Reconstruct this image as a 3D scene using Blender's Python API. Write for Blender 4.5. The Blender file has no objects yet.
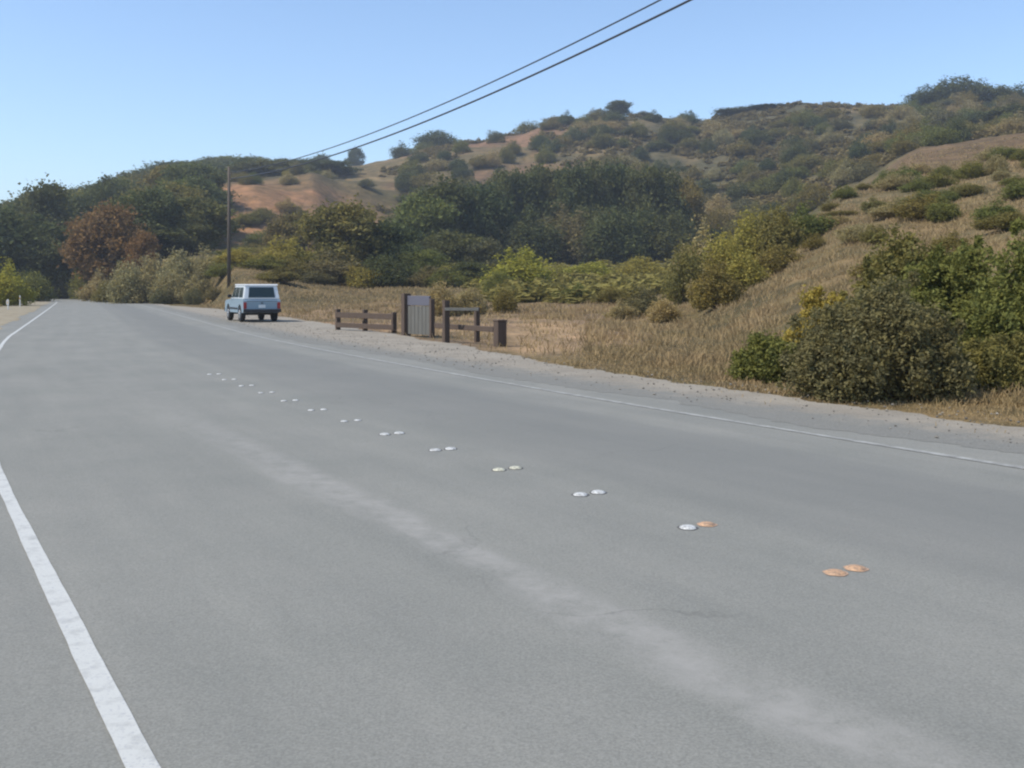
import bpy, bmesh, math, random
import numpy as np
from mathutils import Vector, Matrix

C = bpy.context.scene.collection
sc = bpy.context.scene
R = math.radians

# ------------------------------------------------------------------ camera, sky, sun, exposure
EYE, FPX, HOR = 1.6, 1000.0, 288.0           # eye height (m), focal length (px), horizon row
cd = bpy.data.cameras.new('camera')
cam = bpy.data.objects.new('camera', cd); C.objects.link(cam)
cam.location = (0, 0, EYE); cam.rotation_euler = (R(90), 0, 0)
cd.sensor_width = 36.0; cd.lens = 36.0 * FPX / 1024.0
cd.shift_y = -(384 - HOR) / 1024.0
cd.clip_start = 0.1; cd.clip_end = 9000
sc.camera = cam

SUN_EL, SUN_AZ = 53.0, -112.0                 # azimuth from +Y towards +X
w = bpy.data.worlds.new("World"); sc.world = w; w.use_nodes = True
nt = w.node_tree; nt.nodes.clear()
sky = nt.nodes.new('ShaderNodeTexSky'); sky.sky_type = 'NISHITA'; sky.sun_disc = False
sky.sun_elevation = R(SUN_EL); sky.sun_rotation = R(SUN_AZ)
sky.altitude = 300; sky.air_density = 1.0; sky.dust_density = 0.05; sky.ozone_density = 3.2
bg = nt.nodes.new('ShaderNodeBackground'); bg.inputs['Strength'].default_value = 0.15
wo = nt.nodes.new('ShaderNodeOutputWorld')
nt.links.new(sky.outputs[0], bg.inputs[0]); nt.links.new(bg.outputs[0], wo.inputs[0])

sl = bpy.data.lights.new('sun', 'SUN'); sl.energy = 3.5; sl.angle = R(0.6); sl.color = (1.0, 0.94, 0.84)
so = bpy.data.objects.new('sun', sl); C.objects.link(so)
sd = Vector((math.sin(R(SUN_AZ)) * math.cos(R(SUN_EL)), math.cos(R(SUN_AZ)) * math.cos(R(SUN_EL)), math.sin(R(SUN_EL))))
so.rotation_euler = sd.to_track_quat('Z', 'Y').to_euler(); so.location = sd * 100

vs = sc.view_settings
vs.view_transform = 'Standard'; vs.look = 'None'; vs.exposure = 0.50; vs.gamma = 1.0; vs.use_curve_mapping = False
sc.cycles.max_bounces = 6; sc.cycles.transparent_max_bounces = 6
sc.cycles.filter_width = 2.2

rng = np.random.default_rng(7)
random.seed(7)

# ------------------------------------------------------------------ helpers
def tag(o, label=None, cat=None, group=None, kind=None):
    if label: o['label'] = label
    if cat: o['category'] = cat
    if group: o['group'] = group
    if kind: o['kind'] = kind
    return o

def empty(name, loc, rz=0.0):
    o = bpy.data.objects.new(name, None); C.objects.link(o)
    o.location = loc; o.rotation_euler = (0, 0, rz); o.empty_display_size = 0.2
    return o

def link_mesh(name, me, mats, parent=None):
    o = bpy.data.objects.new(name, me); C.objects.link(o)
    for m in (mats if isinstance(mats, (list, tuple)) else [mats]):
        me.materials.append(m)
    if parent: o.parent = parent
    return o

def from_arrays(name, verts, faces, smooth=False):
    """verts (N,3), faces (M,k) of one size k"""
    me = bpy.data.meshes.new(name)
    n, m, k = len(verts), len(faces), faces.shape[1]
    me.vertices.add(n); me.vertices.foreach_set('co', np.asarray(verts, np.float32).ravel())
    me.loops.add(m * k); me.loops.foreach_set('vertex_index', np.asarray(faces, np.int32).ravel())
    me.polygons.add(m); me.polygons.foreach_set('loop_start', np.arange(0, m * k, k, dtype=np.int32))
    me.polygons.foreach_set('use_smooth', np.full(m, smooth, bool))
    me.update(calc_edges=True); me.validate()
    return me

class MB:
    """collects shapes into one bmesh"""
    def __init__(s): s.bm = bmesh.new()
    def box(s, x0, x1, y0, y1, z0, z1, mat=0, bevel=0.0, M=None):
        r = bmesh.ops.create_cube(s.bm, size=1.0)
        vs_ = r['verts']
        for v in vs_:
            v.co = Vector(((x0 + x1) / 2 + v.co.x * (x1 - x0), (y0 + y1) / 2 + v.co.y * (y1 - y0), (z0 + z1) / 2 + v.co.z * (z1 - z0)))
        fs = {f for v in vs_ for f in v.link_faces}
        if bevel > 0:
            es = list({e for v in vs_ for e in v.link_edges})
            g = bmesh.ops.bevel(s.bm, geom=es, offset=bevel, segments=2, affect='EDGES', profile=0.5)
            vs_ = list({v for f in g['faces'] for v in f.verts} | {v for f in fs if f.is_valid for v in f.verts})
            fs = {f for v in vs_ for f in v.link_faces}
        for f in fs: f.material_index = mat
        if M is not None:
            for v in vs_: v.co = M @ v.co
        return s
    def tube(s, p0, p1, r0, r1, seg=8, mat=0, cap=True):
        p0, p1 = Vector(p0), Vector(p1); d = (p1 - p0)
        q = d.to_track_quat('Z', 'Y'); L = []
        for p, r in ((p0, r0), (p1, r1)):
            L.append([s.bm.verts.new(p + q @ Vector((math.cos(6.2832 * k / seg) * r, math.sin(6.2832 * k / seg) * r, 0))) for k in range(seg)])
        for k in range(seg):
            f = s.bm.faces.new((L[0][k], L[0][(k + 1) % seg], L[1][(k + 1) % seg], L[1][k])); f.smooth = True; f.material_index = mat
        if cap:
            s.bm.faces.new(L[0][::-1]).material_index = mat; s.bm.faces.new(L[1]).material_index = mat
        return s
    def path(s, pts, rad, seg=8, mat=0):
        pts = [Vector(p) for p in pts]; rings = []
        for i, p in enumerate(pts):
            d = (pts[min(i + 1, len(pts) - 1)] - pts[max(i - 1, 0)]).normalized()
            a = d.cross(Vector((0.13, 0.99, 0.05))).normalized(); b = d.cross(a)
            r = rad[i] if hasattr(rad, '__len__') else rad
            rings.append([s.bm.verts.new(p + (a * math.cos(6.2832 * k / seg) + b * math.sin(6.2832 * k / seg)) * r) for k in range(seg)])
        for A, B in zip(rings, rings[1:]):
            for k in range(seg):
                f = s.bm.faces.new((A[k], A[(k + 1) % seg], B[(k + 1) % seg], B[k])); f.smooth = True; f.material_index = mat
        s.bm.faces.new(rings[0]); s.bm.faces.new(rings[-1][::-1])
        return s
    def prism(s, prof, y0, y1, mat=0, axis='y', bevel=0.0):
        """prof: list of (a, z); extruded between y0 and y1 along the other horizontal axis"""
        def P(a, z, t): return Vector((a, t, z)) if axis == 'y' else Vector((t, a, z))
        A = [s.bm.verts.new(P(a, z, y0)) for a, z in prof]; B = [s.bm.verts.new(P(a, z, y1)) for a, z in prof]
        n = len(prof); fs = [s.bm.faces.new(A), s.bm.faces.new(B[::-1])]
        for k in range(n): fs.append(s.bm.faces.new((A[(k + 1) % n], A[k], B[k], B[(k + 1) % n])))
        for f in fs: f.material_index = mat
        if bevel > 0:
            es = [e for e in {e for v in A + B for e in v.link_edges}]
            g = bmesh.ops.bevel(s.bm, geom=es, offset=bevel, segments=2, affect='EDGES', profile=0.5)
            for f in g['faces']: f.material_index = mat
        return s
    def build(s, name, mats, parent=None):
        bmesh.ops.recalc_face_normals(s.bm, faces=s.bm.faces)
        me = bpy.data.meshes.new(name); s.bm.to_mesh(me); s.bm.free()
        return link_mesh(name, me, mats, parent)

# --- vectorised value noise
_tab = np.random.default_rng(99).random((256, 256))
def vnoise(x, y):
    xi, yi = np.floor(x).astype(int), np.floor(y).astype(int)
    fx, fy = x - xi, y - yi
    fx, fy = fx * fx * (3 - 2 * fx), fy * fy * (3 - 2 * fy)
    g = lambda a, b: _tab[a & 255, b & 255]
    return (g(xi, yi) * (1 - fx) + g(xi + 1, yi) * fx) * (1 - fy) + (g(xi, yi + 1) * (1 - fx) + g(xi + 1, yi + 1) * fx) * fy
def fbm(x, y, oct=4):
    s, a, t = 0, 1.0, 0
    for k in range(oct):
        s = s + a * vnoise(x + 17.3 * k, y + 5.1 * k); t += a; a *= 0.5; x = x * 2.03; y = y * 2.03
    return s / t                                # 0..1
def sstep(a, b, x): 
    t = np.clip((x - a) / (b - a), 0, 1); return t * t * (3 - 2 * t)

# ------------------------------------------------------------------ materials
def mat(name, col, rough=0.8, metal=0.0, spec=0.5):
    m = bpy.data.materials.new(name); m.use_nodes = True
    b = m.node_tree.nodes['Principled BSDF']
    b.inputs['Base Color'].default_value = (*col, 1); b.inputs['Roughness'].default_value = rough
    b.inputs['Metallic'].default_value = metal; b.inputs['Specular IOR Level'].default_value = spec
    return m
def N(m, t, **kw):
    n = m.node_tree.nodes.new(t)
    for k, v in kw.items(): setattr(n, k, v)
    return n
def L(m, a, b): m.node_tree.links.new(a, b)
def bsdf(m): return m.node_tree.nodes['Principled BSDF']
def mixc(m, fac, a, b, mode='MIX'):
    n = N(m, 'ShaderNodeMix', data_type='RGBA', blend_type=mode)
    for i, v in ((0, fac), (6, a), (7, b)):
        if isinstance(v, (int, float)): n.inputs[i].default_value = v
        elif isinstance(v, tuple): n.inputs[i].default_value = (*v, 1)
        else: L(m, v, n.inputs[i])
    return n.outputs[2]
def ramp(m, fac, p0, p1, c0=(0, 0, 0), c1=(1, 1, 1)):
    n = N(m, 'ShaderNodeValToRGB'); e = n.color_ramp.elements
    e[0].position, e[1].position = p0, p1; e[0].color, e[1].color = (*c0, 1), (*c1, 1)
    L(m, fac, n.inputs[0]); return n.outputs[0]
def noise(m, scale, detail=4, vec=None, rough=0.55):
    n = N(m, 'ShaderNodeTexNoise'); n.inputs['Scale'].default_value = scale; n.inputs['Detail'].default_value = detail
    n.inputs['Roughness'].default_value = rough
    if vec is not None: L(m, vec, n.inputs['Vector'])
    return n.outputs[0]
def bump(m, h, strength, dist=0.02):
    n = N(m, 'ShaderNodeBump'); n.inputs['Strength'].default_value = strength; n.inputs['Distance'].default_value = dist
    L(m, h, n.inputs['Height']); L(m, n.outputs[0], bsdf(m).inputs['Normal'])

def leaf_mat(name, c, var=0.4, trans=0.33, ns=5.0, patch=None):
    m = bpy.data.materials.new(name); m.use_nodes = True; t = m.node_tree; t.nodes.clear()
    out = N(m, 'ShaderNodeOutputMaterial')
    d = N(m, 'ShaderNodeBsdfDiffuse'); tr = N(m, 'ShaderNodeBsdfTranslucent'); mx = N(m, 'ShaderNodeMixShader')
    geo = N(m, 'ShaderNodeNewGeometry'); oi = N(m, 'ShaderNodeObjectInfo'); tc = N(m, 'ShaderNodeTexCoord')
    lo = tuple(x * (1 - var) for x in c); hi = tuple(min(1, x * (1 + var)) for x in c)
    col = mixc(m, geo.outputs['Random Per Island'], lo, hi)
    n1 = noise(m, ns, 4, tc.outputs['Object'])
    col = mixc(m, ramp(m, n1, 0.35, 0.65), col, patch or tuple(x * y for x, y in zip(c, (1.35, 1.2, 0.8))))
    warm = tuple(x * y for x, y in zip(c, (1.3, 0.95, 0.8)))
    cool = tuple(x * y for x, y in zip(c, (0.75, 0.9, 1.0)))
    ob = mixc(m, oi.outputs['Random'], warm, cool)
    col = mixc(m, 0.4, col, ob)
    L(m, col, d.inputs[0]); L(m, col, tr.inputs[0]); mx.inputs[0].default_value = trans
    L(m, d.outputs[0], mx.inputs[1]); L(m, tr.outputs[0], mx.inputs[2]); L(m, mx.outputs[0], out.inputs[0])
    return m

LEAF = dict(
    dark=leaf_mat('leaf_dark_green', (0.096, 0.112, 0.05)),
    grove=leaf_mat('leaf_grove_green', (0.12, 0.134, 0.06)),
    olive=leaf_mat('leaf_olive', (0.195, 0.175, 0.064)),
    bright=leaf_mat('leaf_bright_green', (0.29, 0.3, 0.065)),
    yellow=leaf_mat('leaf_yellow_green', (0.3, 0.268, 0.075)),
    sage=leaf_mat('leaf_sage', (0.315, 0.275, 0.145)),
    umber=leaf_mat('leaf_dark_umber', (0.172, 0.162, 0.084), 0.22),
    rust=leaf_mat('leaf_rust', (0.225, 0.138, 0.064)),
    brush=leaf_mat('leaf_brush', (0.19, 0.163, 0.078)),
    meadow=leaf_mat('leaf_meadow', (0.22, 0.212, 0.078)),
    green=leaf_mat('leaf_mid_green', (0.165, 0.178, 0.058)),
)
M_bark = mat('bark', (0.13, 0.10, 0.075), 0.95)
L(M_bark, mixc(M_bark, noise(M_bark, 6, 4), (0.07, 0.055, 0.04), (0.2, 0.16, 0.12)), bsdf(M_bark).inputs['Base Color'])

# ------------------------------------------------------------------ road line
def road_pts():
    hs, hv = [-80, 8, 14, 20, 26, 38, 122, 190, 300], [-31.3, -31.3, -28.8, -28, -26.8, -23.4, -23.6, -84, -84]
    hd = lambda t: R(float(np.interp(t, hs, hv)))
    p = Vector((1.9, 5.65)); q = p.copy(); fw = {4.0: p.copy()}; ds = 0.25
    for k in range(int(256 / ds)):
        t = 4 + k * ds; a = hd(t); p = p + Vector((math.sin(a), math.cos(a))) * ds; fw[t + ds] = p.copy()
    for k in range(int(84 / ds)):
        t = 4 - (k + 1) * ds; a = hd(t); q = q - Vector((math.sin(a), math.cos(a))) * ds; fw[t] = q.copy()
    return [(float(t), fw[float(t)], Vector((math.cos(hd(t)), -math.sin(hd(t))))) for t in range(-80, 260)]
ROAD = road_pts()
RXY = np.array([[p.x, p.y] for _, p, _ in ROAD]); RN = np.array([[n.x, n.y] for _, _, n in ROAD]); RS = np.array([s for s, _, _ in ROAD])
def road_off(x, y):
    """signed distance to the road centre line (right positive) and position along it"""
    x = np.atleast_1d(np.asarray(x, float)); y = np.atleast_1d(np.asarray(y, float))
    o = np.empty_like(x); ss = np.empty_like(x)
    for i in range(0, len(x), 20000):
        dx = x[i:i + 20000, None] - RXY[None, ::2, 0]; dy = y[i:i + 20000, None] - RXY[None, ::2, 1]
        k = np.argmin(dx * dx + dy * dy, 1); r = np.arange(len(k))
        sgn = np.sign(dx[r, k] * RN[::2, 0][k] + dy[r, k] * RN[::2, 1][k])
        o[i:i + 20000] = sgn * np.sqrt(dx[r, k] ** 2 + dy[r, k] ** 2); ss[i:i + 20000] = RS[::2][k]
    return o, ss
def road_at(s, off):
    k = np.clip((s + 80), 0, len(ROAD) - 1.001); i = int(k); f = k - i
    c = RXY[i] * (1 - f) + RXY[i + 1] * f; n = RN[i] * (1 - f) + RN[i + 1] * f
    return c[0] + n[0] * off, c[1] + n[1] * off

# ------------------------------------------------------------------ terrain
zz = lambda d, v: EYE + (HOR - v) / FPX * d            # height of a point seen at row v from depth d
COLS = [
 (-900, [(90, 0), (200, 14), (450, 46), (1200, 40), (4000, 30)]),
 (-300, [(110, 0), (200, 8), (450, 36), (1200, 36), (4000, 30)]),
 (0,    [(150, 0), (200, zz(200, 277)), (300, zz(300, 250)), (500, zz(500, 222)), (1200, 40), (4000, 30)]),
 (90,   [(125, 0), (170, 2.5), (300, zz(300, 236)), (520, zz(520, 206)), (1200, 45), (4000, 30)]),
 (130,  [(85, 0), (105, zz(105, 266)), (180, zz(180, 258)), (300, zz(300, 215)), (540, zz(540, 194)), (1200, 44), (4000, 30)]),
 (200,  [(76, 0), (104, zz(104, 262)), (160, zz(160, 252)), (195, zz(195, 243)), (235, zz(235, 188)), (310, zz(310, 188)), (560, zz(560, 182)), (1200, 46), (4000, 30)]),
 (255,  [(72, 0), (104, zz(104, 266)), (170, zz(170, 254)), (200, zz(200, 238)), (242, zz(242, 180)), (320, zz(320, 183)), (560, zz(560, 181)), (1200, 46), (4000, 30)]),
 (310,  [(70, 0), (110, zz(110, 279)), (170, zz(170, 262)), (215, zz(215, 236)), (262, zz(262, 177)), (330, zz(330, 178)), (560, zz(560, 180)), (1200, 46), (4000, 30)]),
 (350,  [(60, 0), (125, zz(125, 282)), (185, zz(185, 264)), (235, zz(235, 236)), (290, zz(290, 186)), (350, zz(350, 170)), (500, zz(500, 168)), (1200, 46), (4000, 30)]),
 (400,  [(60, 0), (130, zz(130, 280)), (195, zz(195, 262)), (260, zz(260, 222)), (320, zz(320, 178)), (410, zz(410, 152)), (800, 60), (4000, 30)]),
 (450,  [(60, 0), (140, zz(140, 278)), (200, zz(200, 260)), (280, zz(280, 204)), (330, zz(330, 165)), (410, zz(410, 139)), (800, 62), (4000, 30)]),
 (520,  [(60, 0), (140, zz(140, 278)), (200, zz(200, 258)), (280, zz(280, 204)), (330, zz(330, 160)), (420, zz(420, 132)), (800, 66), (4000, 30)]),
 (565,  [(60, 0), (140, zz(140, 277)), (200, zz(200, 257)), (280, zz(280, 204)), (335, zz(335, 150)), (420, zz(420, 118)), (800, 70), (4000, 30)]),
 (620,  [(55, 0), (140, zz(140, 277)), (200, zz(200, 256)), (280, zz(280, 200)), (340, zz(340, 138)), (420, zz(420, 111)), (800, 72), (4000, 30)]),
 (690,  [(44, 0), (62, 0.9), (140, zz(140, 275)), (200, zz(200, 252)), (280, zz(280, 200)), (340, zz(340, 140)), (410, zz(410, 118)), (800, 70), (4000, 30)]),
 (720,  [(34, 0), (60, 1.6), (80, 2.1), (140, zz(140, 272)), (200, zz(200, 246)), (280, zz(280, 190)), (340, zz(340, 134)), (400, zz(400, 113)), (800, 70), (4000, 30)]),
 (770,  [(22, 0), (40, 1.1), (70, 3.6), (95, 4.4), (130, 4.6), (200, zz(200, 230)), (280, zz(280, 172)), (340, zz(340, 125)), (390, zz(390, 107)), (800, 68), (4000, 30)]),
 (800,  [(18.5, 0), (40, 1.5), (70, 5.0), (95, 7.0), (140, 8), (200, zz(200, 215)), (280, zz(280, 160)), (340, zz(340, 118)), (385, zz(385, 101)), (800, 68), (4000, 30)]),
 (850,  [(16.5, 0), (40, 2.2), (70, 6.4), (95, 11.2), (120, 12.6), (160, 15), (220, zz(220, 178)), (300, zz(300, 135)), (375, zz(375, 101)), (800, 66), (4000, 30)]),
 (920,  [(15.0, 0), (30, 1.2), (50, 4.0), (90, zz(90, 182)), (120, zz(120, 169)), (220, zz(220, 152)), (300, zz(300, 125)), (365, zz(365, 104)), (800, 64), (4000, 30)]),
 (1024, [(13.2, 0), (30, 2.0), (50, 5.4), (90, zz(90, 162)), (115, zz(115, 148)), (220, zz(220, 138)), (300, zz(300, 120)), (350, zz(350, 100)), (800, 64), (4000, 30)]),
 (1300, [(11, 0), (30, 3.6), (50, 8), (90, 17), (120, 24), (220, 40), (350, 72), (800, 64), (4000, 30)]),
 (2600, [(9, 0), (30, 5), (60, 14), (120, 28), (350, 70), (800, 62), (4000, 30)]),
]
UC = np.array([c[0] for c in COLS], float)
DK = np.concatenate([np.linspace(0, 130, 131), np.linspace(132, 700, 285), np.linspace(720, 4000, 83)])
def prof(pts):
    d = np.array([0.0] + [p[0] for p in pts]); z = np.array([0.0] + [p[1] for p in pts])
    o = np.interp(DK, d, z)
    # round the corners
    for k in range(3):
        sp = np.interp(DK + DK * 0.03, DK, o); sm = np.interp(DK - DK * 0.03, DK, o); o = 0.25 * sp + 0.5 * o + 0.25 * sm
    return o
PROF = np.stack([prof(c[1]) for c in COLS])
def H(x, y, rough=True):
    x = np.atleast_1d(np.asarray(x, float)); y = np.atleast_1d(np.asarray(y, float))
    a = np.arctan2(x, y); r = np.hypot(x, y)
    ac = np.clip(a, R(-54), R(64)); u = 512 + 1000 * np.tan(ac); d = r * np.cos(ac)
    u = u + 14 * (fbm(d / 45.0, u / 90.0, 2) - 0.5) * np.clip(d / 60, 0, 1)
    ui = np.clip(np.interp(u, UC, np.arange(len(UC))), 0, len(UC) - 1.0001); i = ui.astype(int); f = ui - i; f = f * f * (3 - 2 * f) * 0.5 + f * 0.5
    di = np.clip(np.interp(d, DK, np.arange(len(DK))), 0, len(DK) - 1.0001); j = di.astype(int); g = di - j
    z = (PROF[i, j] * (1 - g) + PROF[i, j + 1] * g) * (1 - f) + (PROF[i + 1, j] * (1 - g) + PROF[i + 1, j + 1] * g) * f
    fade = 1 - sstep(R(85), R(130), np.abs(a)); z = z * fade
    off, _ = road_off(x, y)
    corr = sstep(9.5, 13.0, np.where(off < 0, -off * 1.6, off))         # keep the road corridor level
    if rough:
        amp = np.clip(z, 0, 30) * 0.09
        z = z + amp * (fbm(x / 22.0, y / 22.0, 4) - 0.5) * 2 + 0.16 * (fbm(x / 1.7 + 9, y / 1.7, 3) - 0.5) * np.clip(r / 10, 0, 1) * corr
    return z * np.where(corr > 0, corr, 0) - 0.03 * (1 - corr)
def G(u, d):
    x = (u - 512) / FPX * d; return Vector((x, d, float(H([x], [d])[0])))

def build_ground():
    az = np.concatenate([np.linspace(-180, -42, 60, endpoint=False), np.linspace(-42, 42, 620, endpoint=False), np.linspace(42, 180, 60)])
    rad = np.concatenate([[0.5], np.geomspace(2.0, 12, 24, endpoint=False), np.geomspace(12, 600, 380, endpoint=False), np.geomspace(600, 4500, 34)])
    A, Rr = np.meshgrid(R(1) * az, rad, indexing='ij')
    x = (Rr * np.sin(A)).ravel(); y = (Rr * np.cos(A)).ravel(); z = H(x, y)
    na, nr = len(az), len(rad)
    i, j = np.meshgrid(np.arange(na - 1), np.arange(nr - 1), indexing='ij'); i, j = i.ravel(), j.ravel()
    F = np.stack([i * nr + j, (i + 1) * nr + j, (i + 1) * nr + j + 1, i * nr + j + 1], 1)[:, ::-1]
    me = from_arrays('ground', np.stack([x, y, z], 1), F, True)
    # what grows or lies where: albedo of dry grass, brush, bare earth, green meadow
    a = np.arctan2(x, y); ac = np.clip(a, R(-54), R(64)); u = 512 + 1000 * np.tan(ac); d = np.hypot(x, y) * np.cos(ac)
    grass = np.array([0.190, 0.140, 0.075]); pale = np.array([0.235, 0.180, 0.102]); brush = np.array([0.085, 0.080, 0.048]); earth = np.array([0.30, 0.170, 0.094]); mead = np.array([0.125, 0.12, 0.042]); duff = np.array([0.11, 0.095, 0.06]); olive = np.array([0.115, 0.10, 0.048])
    col = np.tile(grass, (len(x), 1))
    def lay(c, wgt): 
        nonlocal col
        wgt = np.clip(wgt, 0, 1)[:, None]; col = col * (1 - wgt) + c * wgt
    n1 = fbm(x / 30, y / 30, 4); n2 = fbm(x / 9 + 40, y / 9, 4); n3 = fbm(x / 3 + 70, y / 3, 3)
    lay(pale, sstep(0.5, 0.7, n2) * 0.7)
    lay(olive, sstep(0.42, 0.62, n1) * sstep(60, 130, d) * 0.7)
    lay(olive, sstep(0.45, 0.6, n3) * 0.5); lay(brush, sstep(0.5, 0.62, n2) * sstep(70, 110, d) * sstep(780, 860, u) * 0.5)
    mid = sstep(200, 260, d) * sstep(560, 680, u + 80 * (n1 - 0.5)) * (1 - sstep(860, 1000, u) * 0.4)
    lay(brush, mid * sstep(0.36, 0.52, n1 * 0.5 + n2 * 0.5) * 0.75)
    lay(brush, sstep(225, 250, d) * sstep(400, 440, u) * (1 - sstep(690, 720, u)) * sstep(0.45, 0.56, n2) * (1 - sstep(300, 340, d) * 0.5) * 0.8)
    lay(np.array([0.245, 0.143, 0.092]), sstep(290, 320, d) * (1 - sstep(400, 430, d)) * sstep(370, 400, u) * (1 - sstep(545, 600, u)) * sstep(0.32, 0.5, n1) * 0.9)
    lay(brush * 0.9, sstep(250, 300, d) * (1 - sstep(300, 380, u)) * sstep(0.2, 0.4, n1))
    lay(earth, sstep(180, 200, d) * (1 - sstep(255, 290, d)) * sstep(195, 215, u) * (1 - sstep(395, 430, u)) * (0.55 + 0.5 * sstep(0.4, 0.6, n2)))
    lay(np.array([0.16, 0.105, 0.065]), sstep(84, 100, d) * (1 - sstep(160, 200, d)) * sstep(840, 900, u) * 0.8)
    lay(mead, sstep(75, 95, d) * (1 - sstep(185, 215, d)) * sstep(470, 530, u) * (1 - sstep(690, 740, u)) * (0.6 + 0.4 * n2))
    lay(duff, sstep(150, 185, d) * (1 - sstep(215, 240, d)) * sstep(420, 450, u) * (1 - sstep(670, 700, u)) * 0.8)
    lay(duff, sstep(90, 115, d) * (1 - sstep(240, 280, d)) * (1 - sstep(80, 130, u)) * 0.8)
    lay(np.array([0.29, 0.20, 0.135]), sstep(22, 30, d) * (1 - sstep(62, 82, d)) * sstep(200, 300, u) * (1 - sstep(600, 680, u)) * (0.45 + 0.5 * sstep(0.4, 0.6, n3)))
    lay(np.array([0.37, 0.255, 0.160]), sstep(22, 26, d) * (1 - sstep(44, 56, d)) * sstep(500, 520, u + 30 * (n2 - 0.5)) * (1 - sstep(565, 610, u + 40 * (n3 - 0.5))) * 0.85)
    ca = me.color_attributes.new('cover', 'FLOAT_COLOR', 'POINT')
    ca.data.foreach_set('color', np.concatenate([col, np.ones((len(x), 1))], 1).astype(np.float32).ravel())
    m = mat('ground_cover', grass, 0.95, spec=0.1)
    at = N(m, 'ShaderNodeAttribute', attribute_name='cover'); tc = N(m, 'ShaderNodeTexCoord')
    f = noise(m, 0.35, 6, tc.outputs['Object'], 0.7); f2 = noise(m, 4.0, 5, tc.outputs['Object'], 0.65)
    f0 = noise(m, 0.09, 5, tc.outputs['Object'], 0.7)
    c0 = mixc(m, 1.0, at.outputs[0], ramp(m, f0, 0.38, 0.62, (0.70, 0.74, 0.72), (1.2, 1.15, 1.1)), 'MULTIPLY')
    c1 = mixc(m, 1.0, c0, ramp(m, f, 0.33, 0.68, (0.62, 0.64, 0.62), (1.25, 1.2, 1.12)), 'MULTIPLY')
    c2 = mixc(m, 1.0, c1, ramp(m, f2, 0.3, 0.7, (0.72, 0.72, 0.7), (1.2, 1.2, 1.2)), 'MULTIPLY')
    L(m, c2, bsdf(m).inputs['Base Color']); bump(m, f, 0.8, 0.9)
    tag(link_mesh('ground', me, m), kind='structure')
build_ground()

# ------------------------------------------------------------------ road, shoulders, paint
def strip(name, off0, off1, z, s0, s1, m, nx=2, ragged=0.0, seed=0):
    S = np.concatenate([np.arange(s0, 0, 1.0), np.arange(0, 40, 0.08), np.arange(40, s1 + 0.01, 0.5)]); V = []; UV = []
    for s in S:
        a = off0(s) if callable(off0) else off0; b = off1(s) if callable(off1) else off1
        for k in range(nx):
            t = k / (nx - 1); o = a + (b - a) * t
            if ragged and t in (0.0, 1.0): o += sum(ragged * q_ * (float(vnoise(np.array([s * w_ + seed]), np.array([t * 40.0]))[0]) - 0.5) for w_, q_ in ((0.35, 0.8), (1.3, 0.35), (4.1, 0.3), (9.7, 0.2)))
            px, py = road_at(s, o); V.append((px, py, z)); UV.append((o, s))
    V = np.array(V); UV = np.array(UV); n = len(S)
    i, j = np.meshgrid(np.arange(n - 1), np.arange(nx - 1), indexing='ij'); i, j = i.ravel(), j.ravel()
    F = np.stack([i * nx + j, i * nx + j + 1, (i + 1) * nx + j + 1, (i + 1) * nx + j], 1)
    me = from_arrays(name, V, F)
    uvl = me.uv_layers.new(name='UVMap'); idx = F.ravel()
    uvl.data.foreach_set('uv', UV[idx].astype(np.float32).ravel())
    return link_mesh(name, me, m)

M_asph = mat('asphalt', (0.2, 0.2, 0.2), 0.9, spec=0.25)
uv = N(M_asph, 'ShaderNodeTexCoord'); sx = N(M_asph, 'ShaderNodeSeparateXYZ'); L(M_asph, uv.outputs['UV'], sx.inputs[0])
mp = N(M_asph, 'ShaderNodeMapping'); mp.inputs['Scale'].default_value = (1.0, 0.12, 1); L(M_asph, uv.outputs['UV'], mp.inputs[0])
big = noise(M_asph, 0.5, 5, uv.outputs['Object'], 0.6); fine = noise(M_asph, 90, 3, uv.outputs['Object'], 0.7); streak = noise(M_asph, 2.2, 5, mp.outputs[0], 0.6)
ac_ = mixc(M_asph, ramp(M_asph, big, 0.3, 0.7), (0.203, 0.201, 0.176), (0.236, 0.229, 0.200))
ac_ = mixc(M_asph, 1.0, ac_, ramp(M_asph, streak, 0.3, 0.7, (0.92, 0.925, 0.93), (1.06, 1.055, 1.05)), 'MULTIPLY')
ac_ = mixc(M_asph, 1.0, ac_, ramp(M_asph, fine, 0.25, 0.75, (0.72, 0.72, 0.72), (1.25, 1.25, 1.25)), 'MULTIPLY')
def band(centre, half, soft):
    j = N(M_asph, 'ShaderNodeMath', operation='MULTIPLY_ADD'); L(M_asph, streak, j.inputs[0]); j.inputs[1].default_value = 0.5; L(M_asph, sx.outputs[0], j.inputs[2])
    a = N(M_asph, 'ShaderNodeMath', operation='SUBTRACT'); L(M_asph, j.outputs[0], a.inputs[0]); a.inputs[1].default_value = centre + 0.25
    b = N(M_asph, 'ShaderNodeMath', operation='ABSOLUTE'); L(M_asph, a.outputs[0], b.inputs[0])
    c = N(M_asph, 'ShaderNodeMapRange'); c.interpolation_type = 'SMOOTHSTEP'; L(M_asph, b.outputs[0], c.inputs[0])
    c.inputs[1].default_value = half; c.inputs[2].default_value = half + soft; c.inputs[3].default_value = 1; c.inputs[4].default_value = 0
    return c.outputs[0]
patchy = ramp(M_asph, noise(M_asph, 3.5, 4, uv.outputs['Object'], 0.7), 0.3, 0.62)
def scaled(v, k, v2=None):
    a = N(M_asph, 'ShaderNodeMath', operation='MULTIPLY'); L(M_asph, v, a.inputs[0])
    if v2 is None: a.inputs[1].default_value = k; return a.outputs[0]
    L(M_asph, v2, a.inputs[1]); return scaled(a.outputs[0], k)
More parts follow.
